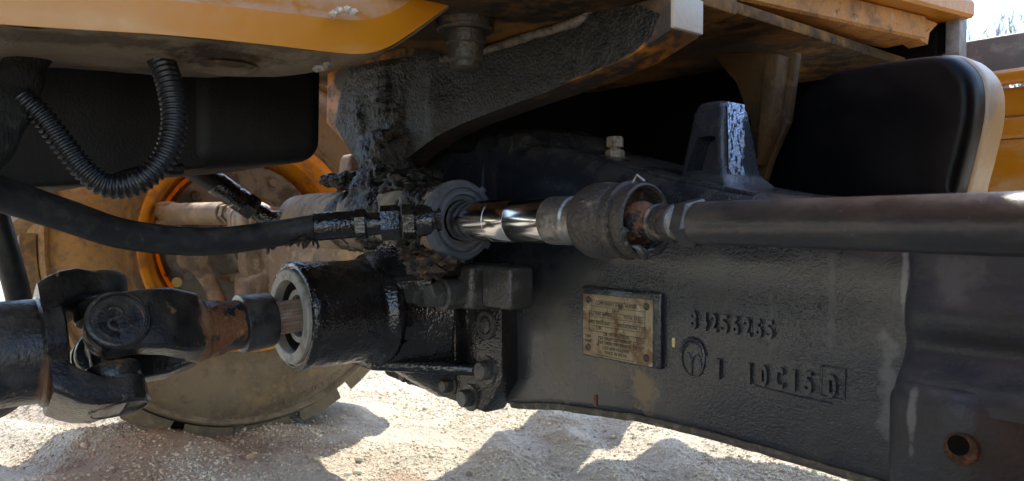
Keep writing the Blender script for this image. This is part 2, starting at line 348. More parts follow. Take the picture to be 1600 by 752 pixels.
def gravel():
    bm = bmesh.new(); bmesh.ops.create_icosphere(bm, subdivisions=1, radius=1); bm.verts.index_update()
    bv = np.array([v.co[:] for v in bm.verts]); bf = np.array([[v.index for v in f.verts] for f in bm.faces]); bm.free()
    pts = []; tries = 0
    while len(pts) < 46000 and tries < 400000:
        tries += 1
        t = random.uniform(1.30, 3.6); px = random.uniform(-60, 1420); t = t if random.random() < .8 else random.uniform(1.3, 2.2)
        p = CAM + (FWD + RGT * ((px - 800) / F_PX)) * t
        if -2.5 < p.x < .7 and -.35 < p.y < 3.1:
            k = noise.noise(V((p.x * 3.5, p.y * 3.5, 4))) + .5 * noise.noise(V((p.x * 11, p.y * 11, 2)))
            if random.random() < .35 + 1.1 * k + (.35 if p.x > -.3 else 0): pts.append((p.x, p.y))
    n = len(pts); xy = np.array(pts); z = np.array([height(*p) for p in pts])
    s = .0011 + .0030 * rng.random(n) ** 3.0; s[rng.random(n) < .008] *= 2.4
    sc = s[:, None] * (0.7 + .6 * rng.random((n, 3))); sc[:, 2] *= .75
    ang = rng.random(n) * 6.28; ca, sa = np.cos(ang), np.sin(ang)
    vv = bv[None] * (1 + .28 * (rng.random((n, len(bv), 1)) - .5)) * sc[:, None, :]
    X = vv[..., 0] * ca[:, None] - vv[..., 1] * sa[:, None]; Y = vv[..., 0] * sa[:, None] + vv[..., 1] * ca[:, None]
    co = np.stack([X + xy[:, :1], Y + xy[:, 1:], vv[..., 2] + z[:, None] + s[:, None] * .35], -1)
    f = (bf[None] + (np.arange(n) * len(bv))[:, None, None]).reshape(-1, 3)
    me = bpy.data.meshes.new('gravel'); me.vertices.add(n * len(bv)); me.vertices.foreach_set('co', co.reshape(-1))
    me.loops.add(f.size); me.loops.foreach_set('vertex_index', f.reshape(-1).astype(np.int32)); me.polygons.add(len(f))
    me.polygons.foreach_set('loop_start', np.arange(len(f)) * 3); me.update(calc_edges=True); me.shade_smooth()
    t = NT('mixed pale gravel'); g2 = t.n('ShaderNodeNewGeometry'); r = g2.outputs['Random Per Island']
    c = t.mix(t.ramp(r, 0, 1), (.58, .515, .40), (.72, .65, .51)); c = t.mix(t.ramp(r, .9, .97), c, (.36, .25, .17))
    nz = t.noise(9, 5, .6)
    for (px, py, rx, ry, a) in ((180, 735, .30, .17, .9), (330, 700, .25, .16, .6), (120, 650, .22, .06, .5), (640, 745, .12, .05, .7), (880, 690, .12, .06, .6), (440, 715, .3, .2, .35)):
        p = onZ(px, py, 0); c = t.mix(t.math('MULTIPLY', t.spot((p.x, p.y, 0), (rx, ry, 1), nz, .4), a * .7), c, (.48, .34, .23))
    t.l(c, t.b.inputs['Base Color']); t.b.inputs['Roughness'].default_value = .9; t.b.inputs['Specular IOR Level'].default_value = .25
    me.materials.append(t.m); o = bpy.data.objects.new('gravel', me); COL.objects.link(o); o['kind'] = 'stuff'
    o['label'] = 'loose pale gravel stones scattered over the ground'; o['category'] = 'gravel'
gravel()

# ------------------------------------------------------------------ front axle
AX = thing('front_axle', 'black cast front axle beam with nameplate, raised casting numbers and oily differential housing', 'axle', (0, .76, 0))
top_pts = sorted((abs(p.x), p.z) for p in [onY(x, y, .70) for x, y in ((800, 216), (870, 228), (960, 247), (1060, 276), (1180, 298), (1280, 310))])
bot_pts = sorted((abs(p.x), p.z) for p in [onY(x, y, YB) for x, y in ((800, 638), (870, 641), (1000, 660), (1100, 685), (1200, 713), (1330, 752))])
def interp(pts, x):
    if x <= pts[0][0]: return pts[0][1]
    for (a, za), (b, zb) in zip(pts, pts[1:]):
        if x <= b: return za + (zb - za) * (x - a) / (b - a)
    (a, za), (b, zb) = pts[-2:]; return zb + (zb - za) * (x - b) / (b - a)
def beam_ring(x, bulge=1.0):
    ax = abs(x); zb = interp(bot_pts, ax); zt = interp(top_pts, ax) if ax > .1 else interp(top_pts, .1)
    yr = YB; yf = .86 + .12 * math.exp(-(ax / .2) ** 2)
    ring = []
    for (cy, cz, r, a0) in ((yr, zb, .016, PI), (yf, zb, .03, 1.5 * PI), (yf, zt, .05, 0), (yr, zt, .05, .5 * PI)):
        sy = 1 if cy == yr else -1; sz = 1 if cz == zb else -1
        for k in range(7):
            a = a0 + k / 6 * PI / 2
            ring.append(V((x, cy + sy * r + math.cos(a) * r, cz + sz * r + math.sin(a) * r)))
    return ring
part('axle_beam', G().loft([beam_ring(x) for x in np.linspace(-.2, 1.0, 61)]), M_beam, AX, 50)
part('axle_arm', G().loft([beam_ring(x) for x in np.linspace(-.72, -.197, 27)]), M_arm, AX, 50, label='brown far axle arm')  # brown here, where the near beam is black
# stiffening ridge along the beam's top
rd = [onY(x, y, .69) for x, y in ((800, 222), (860, 234), (960, 255), (1060, 283), (1180, 304))]
part('top_rib', G().tube([p + V((0, .004, -.004)) for p in spline(rd, 10)], .0075, 12), M_beam, AX)

sm = [V((x, YB + .004, interp(bot_pts, abs(x)) + .004)) for x in np.linspace(.17, .98, 60)]
part('parting_seam', G().tube([p + V((0, .0015 * noise.noise(p * 40), .0012 * noise.noise(p * 60))) for p in sm], .0052, 8), M_seam, AX)
def end_boss(sx, mat):
    X = lambda v: v * sx
    g = G()
    # lower hexagonal block below the king pin
    top = [(.695, .655), (.70, .607), (.755, .60), (.80, .63), (.84, .655)]
    zt = .402; zb = .31
    pts = [V((X(x), y, zt)) for x, y in top] + [V((X(.84), .72, zt)), V((X(.695), .72, zt))]
    g.prism(pts, (0, 0, zb - zt), .016, 5)
    # one flowing casting: sloping shelf, rounded spindle housing and the wall above it
    pf = spline([V((0, y, z)) for y, z in ((.612, .386), (.613, .395), (.620, .403), (.636, .411), (.646, .420), (.648, .430), (.641, .443), (.640, .456), (.647, .470), (.652, .485), (.653, .535))], 5)
    def prow(x, k): return [V((X(x), p.y + (.672 - p.y) * k, p.z)) for p in pf] + [V((X(x), .71, .535)), V((X(x), .71, .386))]
    g.loft([prow(x, k) for x, k in ((.690, .95), (.694, .55), (.700, .22), (.710, .06), (.725, 0), (.85, 0), (.98, 0))])
    return part('end_boss', g, mat, AX, 50)
M_boss = mk('black end casting paint', (.032, .034, .042), .42, spec=.3, mixes=[((.03, .029, .027), 9, .5, .7, None, .55), ((.10, .095, .085), 60, .66, .76, (1, 1, .3), .7)], bumps=[(200, 2, .0008)], dust=(DUST, .12), rvar=.08, spots=[(tuple(onY(1495, 430, .65)), (.02, .08, .03), (.12, .115, .11), .5), (tuple(onY(1425, 650, .605)), (.004, .05, .04), (.2, .19, .18), .6)])  # pale streak paints the highlight on the boss's left edge
eb = end_boss(1, M_boss); end_boss(-1, M_arm)
hp = onY(1503, 701, .604)
part('drain_hole', G().lathe(hp + V((0, -.0034, 0)), (0, 1, 0), [(0, .0112), (.0006, .0118), (.006, .0118)], 32), M_blackhole, eb)
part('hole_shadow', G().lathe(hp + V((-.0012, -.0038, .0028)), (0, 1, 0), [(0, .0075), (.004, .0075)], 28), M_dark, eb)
# knuckle flange at the far end
part('swivel_housing', G().lathe((-.70, .74, .435), (-1, 0, 0), [(0, .095), (.012, .125), (.05, .13), (.06, .11), (.12, .10), (.14, .08)], 56, disp=lambda p: .003 * fbm(p, 30)), M_arm, AX)
g = G(); a0 = onX(300, 405, -.80); a1 = onX(345, 478, -.80)
g.tube(spline([a0 + V((0, -.0, .03)), a0, a0.lerp(a1, .5) + V((0, .004, .006)), a1, a1 + V((-.02, .05, -.04))], 8), .019, 16)
g.lathe(a0 + V((.022, 0, .004)), (-1, 0, 0), [(0, .018), (.004, .03), (.04, .03), (.044, .02)], 24)
part('steering_arm', g, M_arm, AX)

# lug on top of the beam
def lug():
    y0 = .715
    bl = onY(1057, 286, y0); br = onY(1133, 294, y0); tr = onY(1123, 163, y0); tl = onY(1076, 160, y0)
    zb = bl.z - .03
    def sec(k, z, shr=0.0, flare=0.0):
        x0 = bl.x + (tl.x - bl.x) * k - flare + shr; x1 = br.x + (tr.x - br.x) * k + flare - shr; ya = y0 + .01 * k - flare + shr; yb = y0 + .08 - .02 * k + flare - shr
        return [V((px_, py_, z)) for px_, py_ in [((x0 + x1) / 2 + sx_ * ((x1 - x0) / 2 - .009) + .009 * math.cos(a0 + q * PI / 10), (ya + yb) / 2 + sy_ * ((yb - ya) / 2 - .009) + .009 * math.sin(a0 + q * PI / 10))
                for sx_, sy_, a0 in ((1, 1, 0), (-1, 1, PI / 2), (-1, -1, PI), (1, -1, 1.5 * PI)) for q in range(6)]]
    H_ = tl.z - bl.z
    rings = [sec(0, zb, 0, .016), sec(0, bl.z - .004, 0, .010), sec(.04, bl.z + .004, 0, .003), sec(.1, bl.z + .1 * H_)] + [sec(k, bl.z + k * H_) for k in (.3, .5, .7, .88)] + [sec(1, tl.z - .009 + .009 * math.sin(a), .009 * (1 - math.cos(a))) for a in (0, .5, 1.0, 1.45)]
    body = G().loft(rings)
    c0 = V((bl.x, y0, bl.z)); W0 = br.x - bl.x; pts = []
    for u, v in ((.22, .12), (.80, .12), (.86, .18), (.80, .50), (.72, .58), (.42, .58), (.33, .52), (.17, .18)): pts.append(V((bl.x + u * W0, y0 - .02, bl.z + v * H_)))
    cut = G().prism([p for p in smooth_closed(pts, 4)], (0, .05, 0), 0, 2, .80)
    ob = []
    for q in (body, cut):
        me = bpy.data.meshes.new('t'); me.from_pydata([tuple(p) for p in q.v], [], q.f)
        bm = bmesh.new(); bm.from_mesh(me); bmesh.ops.recalc_face_normals(bm, faces=bm.faces[:]); bm.to_mesh(me); bm.free()
        o = bpy.data.objects.new('t', me); COL.objects.link(o); ob.append(o)
    md = ob[0].modifiers.new('b', 'BOOLEAN'); md.object = ob[1]; md.operation = 'DIFFERENCE'; md.solver = 'EXACT'
    me = bpy.data.meshes.new_from_object(ob[0].evaluated_get(bpy.context.evaluated_depsgraph_get()))
    g = G().add([v.co.copy() for v in me.vertices], [tuple(p.vertices) for p in me.polygons])
    for o in ob: bpy.data.objects.remove(o)
    o = part('stop_lug', g, M_lug, AX, 50)
    part('stop_lug', G().add([V((-p.x, p.y, p.z)) for p in g.v], g.f), M_arm, AX, 50)
    # worn patch on the lug's side face, sky reflection painted bluish
    n = 14; m = 5; vs = []; fs = []
    for i in range(n):
        for j in range(m):
            k = i / (n - 1); base = V((br.x, y0 + .004, bl.z)).lerp(V((tr.x, y0 + .013, tl.z)), .02 + .95 * k)
            wdt = (.030 + .012 * noise.noise(V((k * 7, 3, 0)))) * (1 if k < .7 else 1.15)
            vs.append(base + V((.0012, .002 + wdt * j / (m - 1), 0)))
    for i in range(n - 1):
        for j in range(m - 1): a = i * m + j; fs.append((a, a + 1, a + m + 1, a + m))
    bm2 = G().add(vs, fs)
    part('worn_sheen_patch', bm2, M_silver, o)
lug()
# breather
b0 = onY(961, 243, .73)
part('breather', G().hexbolt(b0 + V((0, 0, -.004)), (0, 0, 1), .0125, .0115, 0).cyl(b0 + V((0, 0, .008)), b0 + V((0, 0, .0105)), .007).hexbolt(b0 + V((0, 0, .0105)), (0, 0, 1), .0118, .014, 0, rot=.3)
     .lathe(b0 + V((0, 0, -.012)), (0, 0, 1), [(0, .03), (.006, .022), (.009, .016)], 24), M_fit, AX)

# differential carrier: flange plate, nose, rib
YF = .632
fl = [onY(x, y, YF) for x, y in ((783, 470), (785, 598), (757, 646), (604, 588), (560, 520), (600, 440), (700, 405), (780, 410))]
FLG = part('carrier_flange', G().prism(fl, (0, YB + .01 - YF, 0), .004, 2), M_oily, AX)
def lump(a, s): return lambda p: a * fbm(p, s)
nose = [(.08, .001), (.08, .052), (.006, .0635), (.002, .0645), (.002, .0665), (.0, .0675), (0, .0715), (.003, .0745), (.012, .0745)] + [(.012 + i * .004, .0735) for i in range(1, 25)]
PZ = .40; PY = .413
part('pinion_nose', G().lathe((0, PY, PZ), (0, 1, 0), nose + [(.114, .078), (.118, .083), (.132, .083), (.136, .078), (.15, .080), (.17, .088), (.20, .105)], 96, disp=lump(.0016, 60)), M_oily, AX, 60)
part('seal_ring', G().lathe((0, PY - .004, PZ), (0, 1, 0), [(.012, .0485), (.003, .049), (.0, .0495), (-.001, .0505), (-.001, .0625), (.001, .0645), (.012, .065)], 72, cap=False), M_face, AX)
part('seal_bore', G().lathe((0, PY - .004, PZ), (0, 1, 0), [(.046, .024), (.046, .030), (.044, .0465), (.03, .0475), (.0115, .0482)], 64, cap=False), M_seal, AX)
part('oil_seal', G().lathe((0, PY + .022, PZ), (0, 1, 0), [(.0, .022), (-.006, .028), (-.007, .036), (.0, .038), (.002, .048), (.012, .048)], 56), M_seal, AX)
part('seal_lip', G().lathe((0, PY + .010, PZ), (0, 1, 0), [(.012, .028), (.0, .029), (0, .0365), (.012, .038)], 48, cap=False), M_face, AX)
# webs of the carrier housing
rib = [V((-.055, .535, PZ - .058)), V((.03, .535, PZ - .062))]
rp = [onZ(x, y, .335) for x, y in ((598, 572), (742, 590), (770, 560), (690, 545), (600, 548))]
p0 = V((-.05, .545, .338)); p1 = V((.01, .535, .334)); p2 = V((.15, YF + .01, .322)); p3 = V((-.05, YF + .01, .335))
g = G().prism([V((-.075, .525, .330)), V((.018, .525, .328)), V((.135, YF - .012, .326)), V((.135, YF + .012, .326)), V((-.075, YF + .012, .330))], (0, 0, -.014), .003, 2)
part('housing_rib', g, M_oily, AX)
bx = onY(645, 500, .56)
g = G(); g.prism([V((.02, .53, .405)), V((.105, YF + .005, .395)), V((.105, YF + .005, .335)), V((.02, .53, .335))], (-.012, .012, 0), .003)
g.loft([[V((.05 * math.cos(a) * k + .015, y, PZ + .066 * math.sin(a) * k - .01)) for a in np.linspace(0, 2 * PI, 28, endpoint=False)] for y, k in ((.53, 1.0), (.56, 1.2), (.59, 1.5), (YF + .01, 2.0))])
part('housing_body', g, M_oily, AX, 50)
g = G().prism([V((.098, YF - .022, .33)), V((.108, YF - .022, .33)), V((.108, YF - .022, .425)), V((.098, YF - .022, .425))], (0, .03, 0), .002)
part('housing_web', g, M_oily, AX)
# flange bolts
hb = onY(761, 508, YF)
for (px, py, r) in ((763, 578, .0135), (735, 621, .0125)):
    p = onY(px, py, YF); part('flange_bolt', G().lathe(p, (0, -1, 0), [(0, .02), (.003, .019)], 24).hexbolt(p + V((0, -.003, 0)), (0, -1, 0), r, .014, 0, n=16 if py < 600 else 12), M_oilbolt, AX)
part('flange_bolt', G().lathe(hb, (0, -1, 0), [(0, .021), (.004, .0195), (.004, .013), (.001, .0125)], 28).hexbolt(hb, (0, -1, 0), .0125, .006, 0), M_oilbolt, AX)
for (px, py) in ((672, 598), (704, 606), (640, 590)):
    p = onY(px, py - 4, YF); part('flange_nut', G().hexbolt(p, (0, -1, 0), .0105, .014, .002), M_bolt, AX)
# mounting blocks and their bolts under the cylinder
def blockpx(x0, x1, y0, y1, Y, d, b=.005):
    a = onY(x0, y0, Y); c = onY(x1, y1, Y); return G().box(a.x, c.x, Y, Y + d, c.z, a.z, b, 3)
part('mounting_block', blockpx(752, 797, 415, 486, .585, .04), M_oilbolt, AX)
part('mounting_block', blockpx(694, 736, 412, 486, .575, .07, .008), M_oilbolt, AX)
for px, py, Y in ((654, 457, .56), (686, 461, .545)):
    p = onY(px, py, Y); part('mounting_bolt', G().lathe(p + V((0, .012, 0)), (0, -1, 0), [(-.05, .019), (0, .021), (.008, .021), (.01, .018)], 28).hexbolt(p, (0, -1, 0), .0175, .016, 0, rot=.4), M_oilbolt, AX)
part('web_plate', G().prism([V((.0, .50, .47)), V((.12, .56, .46)), V((.12, .60, .50)), V((0, .60, .52))], (0, 0, -.03), .004), M_oily, AX)

# nameplate on its cast pad
pl = onY(912, 457, .653).x; pr = onY(1021, 470, .653).x; ptop = onY(912, 458, .653).z; pbot = onY(912, 553, .653).z
W = pr - pl; H = ptop - pbot
part('plate_pad', G().box(pl - .004, pr + .010, .6535, YB + .02, pbot - .002, ptop + .009, .003, 3), M_beam, AX)
plate = part('name_plate', G().box(pl, pr, .6515, .6545, pbot, ptop, .0009, 2), M_plate, AX)
for u, v in ((.085, .10), (.92, .10), (.085, .87), (.92, .88)):
    p = V((pl + u * W, .6515, ptop - v * H))
    part('rivet', G().lathe(p, (0, -1, 0), [(0, .0045), (.0008, .0042), (.0012, .003), (.0005, .0022)], 18), M_bolt, plate)
def text_geo(txt, x, z, h, y, depth=.0002, width=None, align='CENTER', bold=0.0):
    cu = bpy.data.curves.new('t', 'FONT'); cu.body = txt; cu.size = h / .69; cu.align_x = 'LEFT'; cu.extrude = depth; cu.offset = bold; cu.resolution_u = 3
    o = bpy.data.objects.new('t', cu); COL.objects.link(o); dg = bpy.context.evaluated_depsgraph_get()
    me = bpy.data.meshes.new_from_object(o.evaluated_get(dg)); vs = [v.co.copy() for v in me.vertices]; fs = [tuple(p.vertices) for p in me.polygons]
    bpy.data.objects.remove(o); bpy.data.curves.remove(cu); bpy.data.meshes.remove(me)
    x0 = min(v.x for v in vs); x1 = max(v.x for v in vs); k = 1 if width is None else width / (x1 - x0)
    off = x - (x1 - x0) * k / 2 if align == 'CENTER' else x
    return G().add([V((off + (v.x - x0) * k, y - v.z, z + v.y)) for v in vs], fs)
YT = .6512
def pt(txt, u, v, h, wd): return text_geo(txt, pl + u * W, ptop - v * H, h * H, YT, .0001, wd * W)
lines = [('COMPONENT SERIAL NUMBER', .50, .165, .062, .60), ('069', .50, .255, .055, .10), ('AXLE PART NUMBER', .27, .335, .055, .36), ('TOTAL RATIO', .74, .335, .055, .26),
         ('INPUT ROTATION', .25, .475, .055, .32), ('DIFFERENTIAL TYPE', .72, .475, .055, .40), ('CW', .25, .56, .055, .07),
         ('OIL SPECIFICATION', .50, .645, .058, .36), ('LIT.', .83, .645, .055, .08), ('DIFF.', .09, .715, .05, .09), ("SEE OPERATOR'S MANUAL", .49, .715, .05, .46), ('7,5', .82, .715, .05, .06),
         ('PLANET.', .10, .785, .05, .12), ("SEE OPERATOR'S MANUAL", .49, .785, .05, .46), ('0,75', .82, .785, .05, .09), ('CASE NEW-HOLLAND', .50, .86, .055, .38), ('MADE IN INDIA', .50, .93, .05, .32)]
g = G()
for l_ in lines:
    q = pt(*l_); g.add(q.v, q.f)
part('plate_lettering', g, M_ink, plate, fix=False)
g = G()
def bar(u0, v0, u1, v1, t=.004):
    g.box(pl + u0 * W, pl + u1 * W + (t * W if u0 == u1 else 0), YT - .0001, .652, ptop - v1 * H - (t * H * 1.6 if v0 == v1 else 0), ptop - v0 * H)
for v in (.09, .185, .27, .355, .42, .50, .59, .665, .735): bar(.10 if v < .6 else .24, v, .90, v)
for u, a, b in ((.14, .09, .27), (.90, .09, .59), (.10, .27, .59), (.5, .355, .42), (.5, .50, .59), (.24, .665, .80), (.75, .665, .80)): bar(u, a, u, b)
bar(.14, .965, .86, .965)
part('plate_ruling', g, M_ink, plate)
# cast-in numbers and founder's mark
def cast(txt, px, py0, py1, wpx):
    a = onY(px, py1, YB); b = onY(px, py0, YB)
    part('cast_character', text_geo(txt, a.x, a.z, b.z - a.z, YB - .0004, .0034, onY(px + wpx, py1, YB).x - a.x, 'LEFT', .0009), M_beam, AX, 30, fix=False)
xs_ = [1079, 1096, 1111, 1128, 1145, 1163, 1181, 1198]
for i, ch in enumerate('84256265'): cast(ch, xs_[i], 486 + i * 2.1, 512 + i * 2.3, 12 if ch != '1' else 5)
for ch, px, wp in (('1', 1120, 7), ('1', 1170, 5), ('0', 1189, 12), ('C', 1214, 12), ('1', 1240, 5), ('5', 1258, 13), ('D', 1295, 14)):
    k = (px - 1120) / 180; cast(ch, px, 561 + k * 25, 590 + k * 29, wp)
c = onY(1083, 562, YB); g = G()
ringp = [c + V((.0145 * math.cos(a), -.0005, .0185 * math.sin(a))) for a in np.linspace(0, 2 * PI, 40)]
g.tube(ringp, .0014, 6, False)
arc = [c + V((.0155 * math.cos(a), -.001, .003 + .0195 * math.sin(a))) for a in np.linspace(.15, PI - .15, 24)]; g.tube(arc, .0024, 8)
for q in ([(-.002, -.02), (-.002, -.008), (-.002, .001)], [(-.002, -.001), (-.009, .008)], [(-.002, -.006), (.001, .004), (.006, .008), (.011, .003), (.012, -.012)]):
    g.tube([c + V((x * .82, -.0005, z * .86)) for x, z in q], .0013, 6)
part('founder_mark', g, M_beam, AX)
a = onY(1180, 558, YB)
fr = [onY(x, y, YB) for x, y in ((1284, 572), (1322, 577), (1319, 624), (1282, 617), (1284, 572))]
part('date_frame', G().tube([p + V((0, -.0003, 0)) for p in fr], .0012, 6).tube([onY(x, y, YB) for x, y in ((1180, 602), (1240, 618), (1300, 630))], .0011, 6), M_beam, AX)
p = onY(931, 626, YB); part('rust_chip', G().box(p.x - .002, p.x + .002, YB - .002, YB + .004, p.z - .007, p.z + .007, .001), M_rust, AX)
p = onY(1053, 535, YB); part('paint_chip', G().box(p.x - .0022, p.x + .0018, YB - .0012, YB + .004, p.z - .0055, p.z + .005, .0008), M_yellow, AX)

part('housing_dome', G().loft([[V((x * k, .78 + y * k, z)) for x, y in [(.24 * math.cos(a), .15 * math.sin(a)) for a in np.linspace(0, 2 * PI, 40, endpoint=False)]] for z, k in ((.50, 1), (.62, .98), (.65, .9), (.665, .7), (.67, .3))]), M_beam, AX, 60)
# ------------------------------------------------------------------ steering cylinder
YC, ZC = .54, .53
CYL = thing('steering_cylinder', 'steering cylinder above the differential, its chromed rod running out of a grime covered barrel', 'cylinder', (0, YC, ZC))
part('barrel', G().lathe((-.26, YC, ZC), (1, 0, 0), [(0, .030), (.003, .036), (.01, .042), (.012, .0435), (.05, .0435)] + [(.05 + .006 * i, .045) for i in range(1, 69)] + [(.47, .047)], 64), M_rodfar if False else M_arm, CYL, label='dust coloured cylinder barrel')
gl = part('gland', G().lathe((.205, YC, ZC), (1, 0, 0), [(0, .046), (.004, .0505), (.012, .0505), (.014, .0485), (.016, .0485), (.018, .047), (.0185, .0415), (.015, .040), (.015, .0385), (.0185, .037), (.0195, .033), (.015, .031), (.014, .0265)], 72, cap=False), M_gland, CYL)
for a in (.9, 2.5, 4.3, 5.6):
    d = V((0, math.cos(a), math.sin(a))); u = V((0, -math.sin(a), math.cos(a))); p = V((.2195, YC, ZC)) + d * .0475
    part('spanner_notch', G().prism([p - u * .004 - d * .0035, p + u * .004 - d * .0035, p + u * .004 + d * .0045, p - u * .004 + d * .0045], (.004, 0, 0), .0006), M_gland, gl)
part('piston_rod', G().lathe((.20, YC, ZC), (1, 0, 0), [(0, .0248), (.090, .0248), (.0902, .0245), (.0912, .0245), (.0914, .0248), (.125, .0248), (.1255, .0245), (.127, .0245), (.1275, .0248), (.190, .0248)], 64), M_chrome, CYL)
part('rod_sleeve', G().lathe((.383, YC, ZC), (1, 0, 0), [(0, .0235), (.0015, .0255), (.034, .0255), (.036, .0235), (.048, .0235), (.056, .0235)], 56), M_steel, CYL)
part('piston_rod', G().cyl((-.255, YC, ZC), (-.475, YC, ZC), .0246, n=48), M_chrome, CYL)

def lumpy_blob(c, r, seed, amp=.35, sub=4):
    bm = bmesh.new(); bmesh.ops.create_icosphere(bm, subdivisions=sub, radius=1)
    for v in bm.verts:
        n = v.co.normalized(); k = 1 + amp * noise.fractal(n * 2.2 + V((seed, 0, 0)), 1, 2, 5)
        v.co = V(c) + V((n.x * r[0], n.y * r[1], n.z * r[2])) * k
    return bm
# grime jacket round the barrel's middle
jk = [(x, .046 + .002 * math.sin(x * 60)) for x in np.linspace(0, .285, 90)]
def jd(p):
    k = min(1, max(0, (p.x + .095) / .05)); return .0035 * k * fbm(p, 30, 3) - .006 * (1 - k) + .0026 * k * fbm(p, 150, 3)
part('grime_jacket', G().lathe((-.085, YC, ZC), (1, 0, 0), jk, 120, disp=jd), M_tar, CYL, 80, label='wet oily grime wrapped round the barrel')
g = G()
# neck of caked grease running from the cradle lobe down on to the barrel
nk = []
for z, cx_, wx, wy, cy_ in ((.66, .0, .062, .03, .565), (.63, .0, .060, .034, .562), (.605, .005, .054, .038, .560), (.585, .01, .062, .042, .555), (.565, .012, .085, .046, .550), (.545, .012, .10, .048, .545)):
    for q in (nk,): q.append((z, cx_, wx, wy, cy_))
rows = []
for i in range(41):
    u = i / 40 * (len(nk) - 1); a = min(int(u), len(nk) - 2); f = u - a; z, cx_, wx, wy, cy_ = [nk[a][c] + (nk[a + 1][c] - nk[a][c]) * f for c in range(5)]
    row = []
    for m in range(110):
        th = 2 * PI * m / 110; d = V((math.cos(th), math.sin(th), 0)); p = V((cx_ + d.x * wx, cy_ + d.y * wy, z))
        row.append(p + d * (.007 * fbm(p, 26, 3) + .004 * fbm(p, 90, 3) + .0018 * fbm(p, 240, 2)))
    rows.append(row)
g.loft(rows)
for k, (px, py, t, r) in enumerate(((548, 283, 1.12, (.032, .028, .014)), (520, 282, 1.15, (.022, .02, .010)), (640, 290, 1.02, (.045, .035, .022)))):
    g.frombm(lumpy_blob(at(px, py, t), r, k * 3.1, .28, 5))
part('grease_clump', g, M_tar, CYL, 80)
g = G()
for k, (px, py, t, r) in enumerate(((668, 415, .93, (.03, .02, .013)), (690, 405, .92, (.03, .02, .013)), (650, 395, .94, (.025, .02, .01)))):
    g.frombm(lumpy_blob(at(px, py, t), r, k * 5.7 + 2, .7, 4))
part('rusty_clump', g, M_rustcrust, CYL, 80)
# port block and saddle that joins the barrel to the differential housing
g = G(); g.prism([V((.0, .50, .53)), V((.17, .50, .53)), V((.17, .515, .455)), V((.02, .53, .44))], (0, .09, 0), .008, 3)
part('saddle', g, M_oily, CYL, 50)

# ------------------------------------------------------------------ tie rods
def tie_rod(sx, label, mat, matball):
    zt = .528 if sx > 0 else .545; A = V((.506 * sx, .54, zt)); E = V((.83 * sx, .482, zt)); kr = 1 if sx > 0 else 1.3; ax = (E - A).normalized()
    t = thing('tie_rod', label, 'tie rod', A, 'tie rods at the two ends of the steering cylinder')
    B = V((.4325 * sx, YC, ZC)); bx = V((sx, 0, 0))
    so = part('ball_socket', G().lathe(B, bx, [(0, .0255), (.001, .0285), (.006, .0335), (.014, .037), (.026, .0383), (.037, .0375), (.045, .0355), (.047, .0345), (.049, .036), (.055, .036), (.0565, .0378), (.060, .0378), (.0615, .035)], 56, disp=lambda p: .0006 * fbm(p, 60)), matball, t)
    part('socket_lip', G().lathe(B + bx * .061, bx, [(0, .034), (.002, .0352), (.008, .036), (.012, .035), (.0165, .0355), (.018, .0335), (.016, .031), (.004, .029), (.002, .0)], 56, cap=False), matball, so)
    part('ball_stud', G().lathe(A - ax * .016, ax, [(0, .004), (.003, .014), (.010, .0205), (.018, .0205), (.026, .016), (.034, .0135)], 40), M_rust, t)
    arc = [B + bx * (.079 + .004 * math.sin(a * 5)) + V((0, -math.sin(a) * (.031 + .002 * math.sin(a * 7)), -math.cos(a) * (.031 + .002 * math.sin(a * 9)))) for a in np.linspace(-.9, 1.3, 40)]
    part('torn_boot', G().tube(arc, [.0012 + .0034 * abs(math.sin(i * .21 + .3)) for i in range(40)], 10), mat, t, label='torn rubber boot lip below the joint')
    part('boot_clip', G().tube([B + bx * .066 + V((0, -.005, .036)), B + bx * .070 + V((0, -.004, .043)), B + bx * .075 + V((0, .001, .037))], .0012, 6), M_steel, t)
    n0 = A + ax * .018
    part('stud_neck', G().lathe(n0, ax, [(0, .013), (.001, .0165), (.004, .0172), (.006, .0155), (.008, .0165), (.028, .0165), (.03, .014)], 40), matball, t)
    th = [(.0, .0148)]
    for k in range(7): th += [(.0012 + k * .0022, .0152), (.0022 + k * .0022, .0138)]
    part('thread', G().lathe(n0 + ax * .028, ax, th, 32), M_steel, t)
    part('lock_nut', G().hexbolt(n0 + ax * .042, ax, .0218, .016, 0, rot=.5), mat, t)
    L = .36 if sx > 0 else .25
    st = n0 + ax * (.055 if sx > 0 else .058)
    part('tube', G().lathe(st, ax, [(0, .0165 * kr), (.002, .0182 * kr), (L * .5, .0184 * kr), (L, .0186 * kr)], 48), mat, t)
    return t, st + ax * L
tie_rod(1, 'dark brown tie rod nearest the camera, running right from the worn ball socket', M_rod, M_ball)
t, e = tie_rod(-1, 'pale dusty tie rod in front of the far tyre, ending in a bellows joint', M_rodfar, M_rodfar)
bell = [(0, .02)]
for k in range(4): bell += [(.006 + k * .012, .03 - k * .001), (.012 + k * .012, .023)]
part('bellows', G().lathe(e + V((-.005, 0, .0)), (0, 0, -1), [(-.028, .012), (-.024, .027), (.0, .029)] + [(d + .012, r) for d, r in bell], 40), M_rodfar, t)

